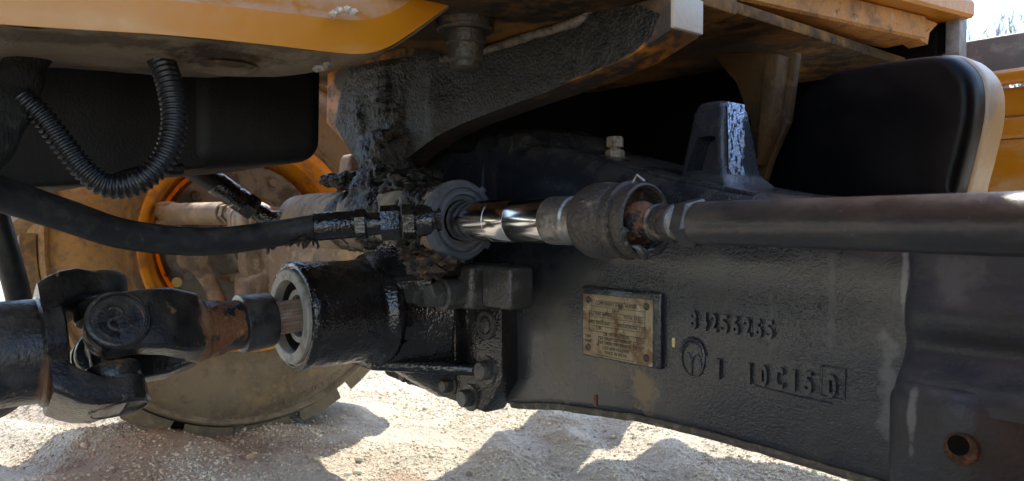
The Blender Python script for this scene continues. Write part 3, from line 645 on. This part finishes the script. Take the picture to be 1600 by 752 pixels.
# ------------------------------------------------------------------ hydraulic hoses
H1 = thing('hydraulic_hose', 'thick black hydraulic hose sagging from the left edge to the cylinder port', 'hose', at(320, 378, .80))
hp1 = [(-70, 278, .585), (0, 303, .63), (100, 336, .68), (200, 367, .74), (320, 378, .80), (420, 367, .85), (492, 355, .875)]
pp = spline([at(*q) for q in hp1], 14)
part('hose_body', G().tube(pp, .0152, 28), M_rubber, H1)
def seg(q): return at(*q)
A, B = at(490, 355, .874), at(556, 350, .885); d = (B - A).normalized()
part('crimp_ferrule', G().lathe(A, d, [(0, .0155), (.001, .0168), (.046, .0165), (.049, .0155)], 32), M_oily, H1)
A, B = at(545, 352, .882), at(664, 345, .893); d = (B - A).normalized(); L = (B - A).length
g = G().hexbolt(A + d * .008, d, .0185, .014, 0, rot=.2); part('hex_collar', g, M_oily, H1)
part('swivel_nut', G().cyl(A + d * .02, A + d * .05, .0135).hexbolt(A + d * .038, d, .0215, .024, 0).hexbolt(A + d * .064, d, .0212, .016, 0, rot=.3), M_oily, H1)
part('port_adapter', G().lathe(A + d * .078, d, [(0, .0165), (.004, .019), (.02, .019), (.024, .016), (.032, .015)], 32, disp=lump(.001, 90)), M_oily, H1)
g = G(); random.seed(3)
for k in range(26):
    px = random.uniform(402, 495); p = at(px, 372 + (7 if px < 440 else 2) + random.uniform(-3, 3), .855)
    L = random.uniform(.002, .012); q = [p]
    for j in range(4): q.append(q[-1] + V((random.uniform(-.003, .003), random.uniform(-.002, .002), -L / 4)))
    g.tube(q, [.0016, .0022, .0014, .0018, .0007], 7); g.frombm(lumpy_blob(p, (.004, .003, .0025), k * 2.2, .6, 2))
part('grease_drips', g, M_tar, H1)

H2 = thing('hydraulic_hose', 'ribbed dark hydraulic hose coming down from under the oil pan to the far cylinder port', 'hose', at(400, 335, 1.26))
part('hose_body', G().tube(spline([at(225, 215, 1.12), at(275, 248, 1.15), at(345, 292, 1.2)], 10), .0168, 24), M_rubber, H2)
A = at(345, 292, 1.2); B = at(412, 338, 1.25); d = (B - A).normalized()
part('crimp_ferrule', G().lathe(A - d * .012, d, [(0, .018), (.002, .0195), (.035, .0195), (.037, .017), (.04, .017), (.042, .0195), (.055, .0195), (.057, .016)], 28), M_oily, H2)
part('swivel_nut', G().hexbolt(A + d * .044, d, .0225, .022, 0).cyl(A + d * .06, B, .0145), M_oily, H2)
part('elbow', G().tube(spline([B - d * .006, at(425, 344, 1.25), at(450, 340, 1.25), at(478, 336, 1.24)], 8), .0165, 20).hexbolt(at(440, 342, 1.25), (B - at(478, 336, 1.24)) * -1, .0205, .02, 0), M_oily, H2)

# corrugated conduit
CH = thing('corrugated_hose', 'looped corrugated black conduit hanging in front of the oil pan', 'hose', at(200, 288, .6))
path = resample(spline([at(x, y, t) for x, y, t in ((235, 60, .64), (256, 105, .625), (269, 150, .618), (272, 198, .612), (256, 248, .606), (216, 285, .60), (168, 291, .595), (130, 264, .59), (98, 224, .585), (68, 184, .58), (30, 148, .57))], 40), .0008)
nn = len(path)
rad = [(.0106 - .0024 * i / nn) * (1 + .10 * (1 if (i % 6) in (0, 1, 2) else -1) * (1 if (i % 6) in (1, 4) else .8)) for i in range(nn)]
part('conduit', G().tube(path, rad, 24), M_plastic, CH, 50)
SH = thing('cable_sleeve', 'thick dark woven cable sleeve hanging at the upper left edge', 'cable', at(10, 200, .57))
part('sleeve', G().tube(spline([at(55, 60, .60), at(28, 130, .585), at(5, 190, .57), at(-45, 270, .55)], 12), [.016 + .0012 * math.sin(i * .7) for i in range(37)], 28), M_sleeve, SH)
HH = thing('rubber_hose', 'dark hose hanging down at the far left edge beside the tyre', 'hose', at(20, 400, .98))
part('hose_body', G().tube(spline([at(-25, 250, .95), at(-8, 330, .97), at(12, 400, .98), at(30, 470, 1.0), at(40, 540, 1.02), at(20, 620, 1.05), at(-60, 660, 1.05)], 10), .0155, 24), M_rubber, HH)

# ------------------------------------------------------------------ drive shaft
DS = thing('drive_shaft', 'black drive shaft with a rusty neck and universal joint entering the pinion nose', 'drive shaft', (0, .19, .387))
J = V((0, .19, .387)); S = V((0, .223, .013)).normalized(); ST = V((0, -1, -.01)).normalized(); PH = math.radians(27)
E1 = V((math.cos(PH), 0, math.sin(PH))); E2 = V((-math.sin(PH), 0, math.cos(PH)))
E1 = (E1 - S * E1.dot(S)).normalized(); E2 = S.cross(E1); E2 = E2 if E2.z > 0 else -E2
def rrect(c, ua, ub, a0, a1, hb, r=.35, n=5):
    """rounded rectangle: along ua from a0 to a1, along ub +-hb"""
    ca, ha = (a0 + a1) / 2, (a1 - a0) / 2; rr = r * min(abs(ha), hb); out = []
    for sa, sb, s0 in ((1, 1, 0), (-1, 1, .5 * PI), (-1, -1, PI), (1, -1, 1.5 * PI)):
        for k in range(n):
            th = s0 + k / (n - 1) * PI / 2
            out.append(c + ua * (ca + sa * (ha - rr) + math.cos(th) * rr) + ub * (sb * (hb - rr) + math.sin(th) * rr))
    return out
def yoke(name, S_, Ea, Eb, base, ears, mat, k=1.0):
    g = G()
    for s in (1, -1):
        e = Ea * s
        rings = [rrect(J + S_ * d, e, Eb, a0, a1, hb * (.88 if d < .05 else .95)) for d, a0, a1, hb in ears]
        g.loft(rings)
        g.lathe(J + e * .046 * k, e, [(d, q * .86) for d, q in [(0, .028), (.002, .036), (.026, .0385), (.031, .0385), (.034, .0365), (.0345, .0335), (.031, .033), (.031, .001)]], 48, cap=True)
    g.lathe(J, S_, base, 48)
    return part(name, g, mat, DS, 50)
sl_ = [(.098, -.002, .040, .0385), (.085, .008, .046, .041), (.066, .024, .058, .0425), (.045, .038, .070, .042), (.02, .046, .077, .039), (-.002, .048, .078, .037)]
yk = yoke('slip_yoke', S, E1, E2, [(.074, .024), (.082, .036), (.098, .0405), (.108, .037), (.113, .0355)], sl_, M_shaft)
tu_ = [(.066, .010, .062, .056), (.054, .022, .070, .055), (.042, .036, .077, .053), (.025, .046, .081, .049), (.008, .050, .08, .040), (-.004, .05, .079, .037)]
ty = yoke('tube_yoke', ST, E2, E1, [(.045, .046), (.049, .0575), (.058, .060), (.062, .060), (.064, .062), (.068, .062), (.071, .0575), (.12, .057)], tu_, M_shaft)
for Ea, y_ in ((E1, yk), (E2, ty)):
    for s in (1, -1):
        e = Ea * s; eb = Ea.cross(S) if Ea is E1 else E1
        cap = part('bearing_cap', G().lathe(J + e * .074, e, [(d, q * .86) for d, q in [(0, .0325), (.002, .0325), (.0035, .0300), (.0025, .0265), (.003, .024), (.003, .001)]], 48), M_shaftedge, y_)
        if Ea is E1 and s == 1:
            u, w_ = S, E2; cc = J + e * .0775   # raised swirl on the cap
            sw = [(-.013, -.009), (-.006, -.013), (.004, -.012), (.011, -.006), (.009, .001), (.002, .003), (-.004, .006), (-.004, .012), (.002, .016), (.009, .015)]
            part('cap_emblem', G().tube(spline([cc + u * -a * .9 + w_ * b * .9 for a, b in sw], 6), .0021, 8), M_shaftedge, y_)
        elif s == -1 and Ea is E2:
            cc = J + e * .0775
            for w0 in (-.006, .006):
                part('cap_slot', G().tube([cc + E1 * w0 + S * -.009, cc + E1 * w0 + S * .009], .0013, 6), M_shaftedge, y_)
g = G().cyl(J - E1 * .07, J + E1 * .07, .021).cyl(J - E2 * .07, J + E2 * .07, .021)
for Ea in (E1, E2):
    for s in (1, -1): g.lathe(J + Ea * s * .028, Ea * s, [(0, .022), (.001, .028), (.004, .0295), (.02, .029), (.024, .026)], 36)
part('cross', g, M_shaft, DS)
part('shaft_tube', G().lathe(J + ST * .072, ST, [(0, .0555), (.003, .057), (.5, .057), (1.1, .057)], 56), M_shaft, DS)
N0 = J + S * .108
part('rusty_neck', G().lathe(N0, S, [(0, .0375), (.004, .036), (.020, .0355), (.024, .0335), (.027, .0325), (.046, .032), (.05, .031)], 56, disp=lump(.0007, 80)), M_rust, DS)
part('neck_collar', G().lathe(N0 + S * .047, S, [(-.003, .031), (-.001, .0375), (.004, .0385), (.01, .0375), (.037, .0365), (.040, .035), (.040, .026)], 56), M_shaft, DS)
ring = lambda d: [N0 + S * d + (E1 * math.cos(2 * PI * k / 96) + E2 * math.sin(2 * PI * k / 96)) * (.0224 if (k % 6) < 3 else .0190) for k in range(96)]
part('spline_end', G().loft([ring(.085), ring(.16)]), M_spline, DS, 30)

# ------------------------------------------------------------------ far front wheel
WY, WZ, KW = .685, .478, 1.04
WH = thing('wheel_unit', 'far front wheel with dusty lugged tyre and orange rim', 'wheel', (-1.0, WY, 0), 'front wheels')
o = (0, WY, WZ); axm = (-1, 0, 0)
half = [(.884, .236), (.876, .250), (.874, .258), (.875, .262), (.871, .267), (.868, .276), (.872, .280), (.872, .283), (.866, .287), (.853, .305), (.845, .325), (.842, .345), (.845, .365), (.853, .384), (.864, .400), (.873, .412), (.876, .417), (.868, .421), (.864, .427), (.868, .432), (.884, .435), (.90, .438), (.95, .445), (1.02, .448)]
half = [(x, q * KW) for x, q in half]
prof = half + [(2.04 - d, r) for d, r in half[::-1][1:]]
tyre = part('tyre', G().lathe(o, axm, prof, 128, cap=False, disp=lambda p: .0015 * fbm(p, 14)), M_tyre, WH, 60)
# raised sidewall lettering
def sidewall_text(txt, a0, r, h):
    q = text_geo(txt, 0, 0, h, 0, .0012, None, 'LEFT', .0002); g = G(); vs = []
    for v in q.v:
        a = a0 + v.x / r; rr = r + v.z - 0; x = -(np.interp(rr, [p[1] for p in half], [p[0] for p in half])) + .0008 - v.y * 1.0
        vs.append(V((x, WY + math.sin(a) * rr * 1.0, WZ - math.cos(a) * rr)))
    return g.add(vs, q.f)
# text read from the hub outwards along the lower arc
def arc_text(txt, a0, r, h):
    q = text_geo(txt, 0, 0, h, 0, .0012, None, 'LEFT', .0002); g = G(); vs = []
    for v in q.v:
        a = a0 + v.x / r; rr = r - v.z; x = -(np.interp(rr, [p[1] for p in half], [p[0] for p in half])) + .0005 - v.y
        vs.append(V((x, WY + math.sin(a) * rr, WZ - math.cos(a) * rr)))
    return g.add(vs, q.f)
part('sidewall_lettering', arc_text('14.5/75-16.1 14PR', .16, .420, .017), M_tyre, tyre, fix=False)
lug_src = None; NL = 20
def lug_geo(side):
    rings = []
    for (x, aa, wd) in ((.0, 0.0, .128), (.05, .04, .118), (.10, .10, .100), (.15, .18, .080)):
        X = -.882 - x if side else -1.158 + x
        row = []; rt = .466 if x < .01 else .4765
        for da in np.linspace(-wd, wd, 9): row.append((da, .438))
        for da in np.linspace(wd * .94, -wd * .94, 9): row.append((da, rt))
        row = [V((X, WY + math.sin(aa + da) * q * KW, WZ - math.cos(aa + da) * q * KW)) for da, q in row]
        rings.append(row)
    return G().loft(rings)
base = V((-1.0, WY, 0))
for side in (1, 0):
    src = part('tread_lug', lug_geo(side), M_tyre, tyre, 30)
    for k in range(NL):
        ang = 2 * PI * (k + (.5 if not side else .22)) / NL
        C = V((0, 0, WZ)); M = Matrix.Translation(C) @ Matrix.Rotation(ang, 4, 'X') @ Matrix.Translation(-C)
        if k == 0: src.matrix_basis = M
        else: repeat(src, tyre, M)
rim = part('rim', G().lathe(o, axm, [(.878, .247), (.868, .264), (.8665, .2695), (.862, .2705), (.859, .267), (.8605, .258), (.868, .248), (.90, .236), (.905, .229), (.925, .226), (.97, .205), (1.03, .20)], 96, cap=False), M_rim, WH)
part('rim_disc', G().lathe(o, axm, [(1.0, .206), (1.0, .16), (.985, .15), (.985, .02)], 72), M_rim, WH)
hub = part('hub', G().lathe(o, axm, [(1.0, .19), (.94, .196), (.932, .192), (.93, .12), (.915, .11), (.86, .10), (.83, .085), (.80, .08)], 72), M_disc, WH)
for px, py in ((270, 440),):
    p = onX(px, py, -.93); part('hub_plug', G().lathe(p, (1, 0, 0), [(0, .012), (.004, .012), (.006, .009)], 20), M_yellow, hub)
for a in np.linspace(0, 2 * PI, 10, endpoint=False):
    p = V((-.932, WY + .165 * math.sin(a + .2), WZ - .165 * math.cos(a + .2))); part('wheel_bolt', G().hexbolt(p, (1, 0, 0), .013, .012, 0), M_disc, hub)

WH.location.x += .03
# the near wheel stands just outside the picture and shades the axle
W2 = WH.copy(); COL.objects.link(W2); W2.location = (1.06, WY, 0); W2.rotation_euler = (0, 0, PI); W2['label'] = 'near front wheel just beyond the right edge of the picture'
def copy_parts(a, b):
    for ch in list(a.children):
        c = ch.copy(); COL.objects.link(c); c.parent = b; copy_parts(ch, c)
copy_parts(WH, W2)

# ------------------------------------------------------------------ oil pan above the drive shaft
OP = thing('oil_pan', 'large satin black oil pan hanging above the drive shaft at upper left', 'oil pan', (0, .2, .6))
XP = .13
pan = [onX(x, y, XP) for x, y in ((-90, 297), (40, 293), (160, 287), (178, 283), (196, 276), (222, 270), (255, 267), (300, 265), (330, 262), (330, 30), (-90, 30))]
pan = [p + V((0, -.5, 0)) if i_ in (0, len(pan) - 1) else p for i_, p in enumerate(pan)]
part('pan_body', G().prism(pan, (-.30, 0, 0), .008, 4), M_pan, OP, 50)
rb = [onX(x, y, XP + .006) for x, y in ((296, 267), (508, 250), (511, 40), (296, 30))]
part('pan_sump', G().prism(rb, (-.29, 0, 0), .024, 6), M_pan, OP, 60)
ar = [onX(x, y, XP) for x, y in ((163, 286), (180, 281), (198, 274), (224, 268), (256, 265), (285, 264))]
part('pan_flange', G().tube(spline(ar, 8), .006, 12), M_pan, OP)

# ------------------------------------------------------------------ orange side rail nearest the camera
SR = thing('side_rail', 'orange chassis side rail crossing the upper left corner, its underside caked with dust', 'frame rail', (.3, .1, .67))
face = [onX(x, y, .35) for x, y in ((-120, 26), (0, 38), (120, 46), (250, 54), (400, 68), (520, 82), (570, 84), (610, 72), (650, 46), (710, 2), (760, -40))]
up = V((-.006, 0, .026))
lipw = [.030] * 7 + [.034, .04, .045, .05]
A_ = face; B_ = [p + V((0, -.0, 1)) * k for p, k in zip(face, (.026, .026, .026, .027, .028, .030, .031, .031, .031, .031, .031))]
C_ = [p + V((-.012, -.004, .010)) for p in B_]; D_ = [p + V((-.045, -.012, .055)) for p in C_]; E_ = [p + V((-.004, 0, .35)) for p in D_]
g = G(); n = len(A_); rows = [A_, B_, C_, D_, E_]
dense = [spline(r, 6) for r in rows]; n = len(dense[0])
g.add([p for r in dense for p in r], [(k * n + i, k * n + i + 1, (k + 1) * n + i + 1, (k + 1) * n + i) for k in range(4) for i in range(n - 1)])
# thickness of the sheet along its lower edge
rail = part('rail_face', g, M_orange_clean, SR, 25)
in_ = [onZ(x, y, z) for x, y, z in ((-120, 95, .663), (0, 103, .664), (120, 110, .666), (250, 117, .668), (330, 121, .670), (430, 119, .672), (480, 108, .676), (520, 98, .682), (540, 92, .685))] + [onX(x, y, xx) for x, y, xx in ((573, 86, .335), (612, 74, .338), (652, 48, .34), (712, 3, .343))]
g = G(); m = len(in_)
outer = [p + V((-.001, 0, .0)) for p in face]; N = 4; rows = []
for k in range(N + 1): rows.append([a.lerp(b, k / N) + V((0, 0, -.006 * math.sin(PI * k / N) if k < N else 0)) for a, b in zip(outer, in_)])
rows.append([p + V((-.01, 0, .015)) for p in in_]); rows.append([p + V((-.02, 0, .12)) for p in in_])
dr = [spline(r, 8) for r in rows]; m = len(dr[0])
for r in dr:
    for i, p in enumerate(r): r[i] = p + V((0, 0, .0022 * fbm(p, 28)))
g.add([p for r in dr for p in r], [(k * m + i, k * m + i + 1, (k + 1) * m + i + 1, (k + 1) * m + i) for k in range(len(dr) - 1) for i in range(m - 1)])
part('rail_underside', g, M_railunder, SR, 40)
p = onZ(350, 112, .664); part('drain_boss', G().lathe(p + V((0, 0, .004)), (0, 0, -1), [(0, .03), (.003, .027), (.004, .02), (.001, .016)], 32), M_railunder, SR)
g = G()
for k, (x, y) in enumerate(((496, 108), (503, 107), (511, 103))): g.frombm(lumpy_blob(at(x, y, .665), (.004, .004, .003), k, .4, 3))
part('weld_bead', g, M_weld, SR)
g = G()
for k, (x, y) in enumerate(((520, 22), (530, 17), (541, 15), (552, 19))): g.frombm(lumpy_blob(at(x, y, .64), (.006, .003, .003), k + 9, .4, 3))
part('weld_bead', g, M_white, SR)

# ------------------------------------------------------------------ machine frame: axle cradle, plates, rails
MF = thing('machine_frame', 'orange machine frame with greasy axle cradle arm, bolted top plate and rusty rail', 'frame', (0, .7, .78))
YA = .56
arm_px = [(511, 112), (509, 192), (548, 236), (572, 264), (612, 266), (640, 240), (680, 212), (720, 192), (790, 166), (860, 141), (920, 117), (980, 92), (1048, 47), (1048, -10), (940, -30), (700, 40), (560, 80)]
arm = [onY(x, y, YA) for x, y in arm_px]
for i in (13, 14, 15): arm[i].z = .743
arm[16].z = .81; arm[16].x = arm[15].x - .02; arm.append(V((arm[0].x, YA, .81)))
M_armpaint = mk('grease smeared orange arm paint', ORANGE, .4, mixes=[((.10, .05, .02), 30, .46, .62, None, .7), ((.03, .02, .013), 14, .5, .6, None, .7)], spots=[((.20, YA + .03, .65), (.46, .3, .18), (.010, .008, .006), .97), ((.45, YA, .735), (.12, .02, .05), (.05, .03, .018), .85)], bumps=[(160, 3, .001)])
part('cradle_arm', G().prism(arm, (0, .046, 0), .003, 2), M_armpaint, MF, 30)
p = onY(1048, 47, YA); q = onY(1048, -12, YA)
part('arm_end', G().box(p.x - .002, p.x + .004, YA + .001, YA + .0455, p.z + .002, .7425, .0015), M_white, MF, label='end of the cradle arm, lit look painted pale')  # pale cap puts the lit look of the end face into colour
def inside(pt, poly):
    x, z = pt; c = False; n = len(poly)
    for i in range(n):
        x0, z0 = poly[i]; x1, z1 = poly[i - 1]
        if (z0 > z) != (z1 > z) and x < (x1 - x0) * (z - z0) / (z1 - z0) + x0: c = not c
    return c
def edgedist(pt, poly):
    P = np.array(poly); Q = np.roll(P, -1, 0); d = Q - P; w_ = np.array(pt) - P
    t = np.clip((w_ * d).sum(1) / (d * d).sum(1), 0, 1); e = w_ - d * t[:, None]; return np.sqrt((e * e).sum(1)).min()
cr_px = [(546, 106), (532, 150), (524, 196), (549, 238), (570, 268), (606, 274), (642, 244), (682, 214), (722, 194), (792, 167), (862, 142), (905, 118), (912, 119), (935, 108), (948, 102), (965, 96), (975, 88), (992, 82), (1008, 66), (1019, 58), (1024, 40), (1033, 22), (1000, 8), (925, 14), (895, 30), (830, 52), (760, 72), (690, 84), (640, 88), (600, 94)]
crp = [(onY(x, y, YA).x, onY(x, y, YA).z) for x, y in cr_px]
xs2 = np.arange(min(p[0] for p in crp) - .004, max(p[0] for p in crp) + .004, .0026); zs2 = np.arange(min(p[1] for p in crp) - .004, max(p[1] for p in crp) + .004, .0026)
idx = {}; vs = []; fs = []
gauss = [(onY(607, 165, YA), .030, .045, .014), (onY(570, 190, YA), .022, .03, .012), (onY(655, 160, YA), .022, .05, -.010), (onY(690, 170, YA), .03, .03, .010), (onY(620, 230, YA), .03, .02, .010), (onY(640, 205, YA), .014, .03, -.012)]
CP = np.array(crp); CQ = np.roll(CP, -1, 0)
def nearest(pt):
    d = CQ - CP; w_ = np.array(pt) - CP; t = np.clip((w_ * d).sum(1) / (d * d).sum(1), 0, 1); e = w_ - d * t[:, None]
    q = (e * e).sum(1); k = q.argmin(); n = CP[k] + d[k] * t[k]; return math.sqrt(q[k]), n
for i, x in enumerate(xs2):
    for j, z in enumerate(zs2):
        ins = inside((x, z), crp); d, n = nearest((x, z))
        if ins or d < .0021:
            if not ins: d = 0; x_, z_ = n
            else: x_, z_ = x, z
            p = V((x_, YA, z_)); k = min(1, d / .010)
            th = .0012 + k * (.003 + .0016 * fbm(p, 34, 3) + .0018 * fbm(p, 170, 3) * (1 if x < .12 else .3))
            for c, sx, sz, a in gauss: th += k * a * math.exp(-((x - c.x) / sx) ** 2 - ((z - c.z) / sz) ** 2) * (1 + .35 * fbm(p, 70, 3))
            if x > .13: th *= max(.35, 1 - (x - .13) * 3)
            idx[i, j] = len(vs); vs.append(V((x_, YA - max(.0008, th), z_)))
for (i, j) in list(idx):
    q = [(i, j), (i + 1, j), (i + 1, j + 1), (i, j + 1)]
    if all(k in idx for k in q): fs.append([idx[k] for k in q])
part('caked_grease', G().add(vs, fs), M_crust, MF, 180, label='thick caked black grease over the cradle arm', fix=False)
# weld seam between arm and top plate
ws = [onY(x, y, YA - .004) for x, y in ((690, 92), (760, 78), (830, 56), (900, 34), (925, 12))]
sp = resample(spline(ws, 20), .0022)
part('weld_bead', G().tube(sp, [.0052 + .0005 * math.sin(i * 2.1) + .0016 * noise.noise(V((i * .13, 0, 0))) for i in range(len(sp))], 10), M_weld, MF)
# plates above
part('added_dark_block', G().box(-.165, .10, YA + .04, .92, .63, .743, .01), M_dark, MF)  # black block added to keep the space behind the lobe dark
part('dark_gap_plate', G().box(.11, .168, YA + .05, .68, .744, .774, .003), M_dark, MF)  # black plate added to stand in for the dark gap
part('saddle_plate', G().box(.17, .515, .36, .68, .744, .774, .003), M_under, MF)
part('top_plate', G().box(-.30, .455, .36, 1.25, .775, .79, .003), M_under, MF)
part('frame_skirt', G().box(-.45, .36, 1.03, 1.06, .40, .775, .004), M_dark, MF)
part('frame_skirt', G().box(-.45, -.42, .75, 1.06, .60, .775, .004), M_dark, MF)
# pivot bolt
p = onZ(727, 33, .744)
bt = part('pivot_bolt', G().lathe(p, (0, 0, -1), [(0, .031), (.010, .031), (.012, .029)], 36).lathe(p + V((0, 0, -.012)), (0, 0, -1), [(0, .0215), (.012, .0215), (.014, .019), (.03, .0195), (.033, .0165), (.038, .0165), (.041, .012)], 32), M_bolt, MF)
# hanging gusset
gp = [onY(x, y, .90) for x, y in ((1110, 82), (1246, 82), (1232, 190), (1205, 250), (1190, 300), (1178, 300), (1172, 190), (1150, 130))]
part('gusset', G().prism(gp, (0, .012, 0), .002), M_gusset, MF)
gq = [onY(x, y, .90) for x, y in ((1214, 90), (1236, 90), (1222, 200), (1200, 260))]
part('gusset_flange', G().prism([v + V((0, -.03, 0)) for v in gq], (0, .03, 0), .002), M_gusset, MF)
# rusted patch of bracket under the plate
p = onY(950, 120, .82); part('rusty_tab', G().prism([p + V((-.045, 0, -.004)), p + V((-.01, 0, .008)), p + V((.04, 0, .012)), p + V((.03, 0, .0)), p + V((-.02, 0, -.008))], (0, .02, 0), .001), M_under, MF)
# right side rail, running forward
r0 = onZ(1150, 0, .80); r1 = onZ(1442, 63, .80); dd = (r1 - r0).normalized(); r0 = r0 - dd * .25
nn_ = V((dd.y, -dd.x, 0)).normalized(); nn_ = nn_ if nn_.x > 0 else -nn_
def rail_profile(pts, a, b, name, mat, parent=MF, ang=30):
    ra = [a + nn_ * x + V((0, 0, z)) for x, z in pts]; rb_ = [b + nn_ * x + V((0, 0, z)) for x, z in pts]
    return part(name, G().loft([ra, ra] if False else [[a.lerp(b, k / 8) + nn_ * x + V((0, 0, z)) for x, z in pts] for k in range(9)]), mat, parent, ang)
rail_profile([(0, 0), (.004, .003), (.004, .034), (-.06, .034), (-.06, 0)], r0, r1, 'lower_rail', M_rustyrail)
r2 = r1 + dd * .075
rail_profile([(.0, .036), (.030, .036), (.034, .040), (.034, .058), (.030, .064), (.012, .082), (.012, .24), (-.06, .24), (-.06, .036)], r0, r2, 'upper_rail', M_orange)
part('rail_bracket', G().prism([r1 + V((0, 0, .0)), r1 + dd * .04 + V((0, 0, .03)), r1 + dd * .0 + V((0, 0, .034))], nn_ * -.06, .001).prism([r1 + dd * -.012 + nn_ * .002 + V((0, 0, .0)), r1 + dd * .016 + nn_ * .002 + V((0, 0, .02)), r1 + dd * .010 + nn_ * .002 + V((0, 0, -.006))], nn_ * -.03, .001), M_rustyrail, MF)
pp0 = onZ(1470, 60, .80)
part('front_bulkhead', G().box(-.45, .50, 1.24, 1.27, .56, 1.05, .004), M_dark, MF)
p = onY(1482, 75, 1.26); q = onY(1510, 75, 1.26)
part('grille_post', G().box(p.x, q.x - .004, 1.245, 1.275, .70, 1.3, .003), M_grey, MF, label='grey grille post rising past the rail')
part('grille_panel', G().box(p.x - .06, p.x - .002, 1.25, 1.27, .79, 1.3, .003), M_dark, MF)
part('unseen_hood_blocker', G().box(-.44, .40, -.6, 1.6, .86, 1.75, .03), M_orange, MF)  # unseen hood, added to keep sky light off the axle
part('unseen_cab_blocker', G().box(-.8, .78, -2.6, -.75, .62, 2.5, .04), M_orange, MF)  # unseen cab, added to block the sky from behind
part('unseen_hood_front', G().box(-.42, .28, 1.3, 1.78, .74, 1.6, .03), M_orange, MF)  # unseen hood front, shaped to shade the ground ahead of the axle

# ------------------------------------------------------------------ black tank at right
TK = thing('tank', 'rounded satin black tank behind the axle beam at right', 'tank', (.52, 1.0, .55))
YT_ = .95
tk_px = [(1180, 290), (1192, 240), (1212, 195), (1240, 152), (1272, 122), (1310, 104), (1380, 90), (1450, 80), (1492, 78), (1516, 90), (1534, 112), (1541, 145), (1538, 190), (1524, 250), (1510, 310), (1500, 420), (1180, 420)]
ptk = [onY(x, y, YT_) for x, y in tk_px]
sp = smooth_closed(ptk, 5); cen = sum(sp, V()) / len(sp); rings = []
for d, k in ((0, .60), (0.0004, .80), (.0015, .86), (.005, .895), (.011, .918), (.020, .935), (.032, .945), (.05, .95), (.085, .95), (.092, .93)):
    rings.append([cen + (p - cen) * k + V((0, d - .012, 0)) for p in sp])
part('tank_shell', G().loft(rings[:7]), M_tank, TK, 40)
part('side_band', G().loft([[cen + (p - cen) * k + V((0, d - .012, 0)) for p in sp] for d, k in ((.030, .9455), (.034, .962), (.040, .966), (.082, .966), (.095, .95))]), M_tan, TK, 40, label='tan side of the tank')

# ------------------------------------------------------------------ loader parts at far right
LD = thing('loader_arm', 'orange loader crossbeam with grey channel and ribs at the right edge', 'loader arm', (.7, 1.75, .6))
YL = 1.75
def band(y0, y1, dpth, name, mat, proud=0.0, b=.006, x0=.22, x1=1.5):
    a = onY(1550, y0, YL); c = onY(1550, y1, YL)
    return part(name, G().box(x0, x1, YL - proud, YL + dpth, c.z, a.z, b, 3), mat, LD)
band(57, 122, .10, 'grey_channel', M_grey)
a = onY(1550, 128, YL)
part('orange_pipe', G().cyl((.22, YL - .02, a.z), (1.5, YL - .03, a.z + .01), .016, n=28), M_orange_clean, LD)
band(140, 186, .2, 'upper_panel', M_orange_clean, .0)
band(186.3, 219.5, .2, 'middle_panel', M_orange_clean, .010, .009)
band(220, 340, .2, 'lower_panel', M_orange_clean, .004)

g = G(); lo = [(1.1, 1.05), (1.1, 1.25), (1.38, 1.17), (1.72, .42), (1.66, .24), (1.50, .26), (1.28, .98)]
part('arm_beam', g.prism([V((-.66, y, z)) for y, z in lo], (.20, 0, 0), .01), M_orange_clean, LD)

# ------------------------------------------------------------------ bare trees beyond
def bare_tree(px, dist, h, label, seed):
    rnd = random.Random(seed); b = CAM + (FWD + RGT * ((px - 800) / F_PX)) * dist; b.z = 0
    t = thing('bare_tree', label, 'tree', b, 'bare trees on the horizon')
    trunk = G(); crown = G()
    def grow(p, d, L, r, lev):
        q = [p]
        for k in range(4): d = (d + V((rnd.uniform(-.14, .14), rnd.uniform(-.14, .14), rnd.uniform(-.04, .1)))).normalized(); q.append(q[-1] + d * L / 4)
        (trunk if lev == 0 else crown).tube(q, [max(.011, r * (1 - .12 * k)) for k in range(5)], 6 if lev < 2 else 3, True)
        if lev >= 4: return
        for k in range(5 if lev == 0 else 4):
            s = q[rnd.choice((2, 3, 4))]; a = rnd.uniform(0, 6.28); sp_ = rnd.uniform(.35, .75)
            n = (d + V((math.cos(a) * sp_, math.sin(a) * sp_, rnd.uniform(-.05, .3)))).normalized()
            grow(s, n, L * rnd.uniform(.55, .75), r * .5, lev + 1)
    grow(b - V((0, 0, .3)), V((0, 0, 1)), h * .42, h * .016, 0)
    part('trunk', trunk, M_bark, t, 60); part('crown', crown, M_bark, t, 60)
for i, (px, d, h, lb) in enumerate(((1512, 40, 12.2, 'bare tree beside the grille post, leftmost of the row'), (1535, 36, 12.2, 'bare tree standing second from the grille post'), (1562, 44, 14.6, 'tallest bare tree above the grey channel'), (1592, 38, 12.6, 'bare tree at the right edge of the picture'))):
    bare_tree(px, d, h, lb, 11 + i)
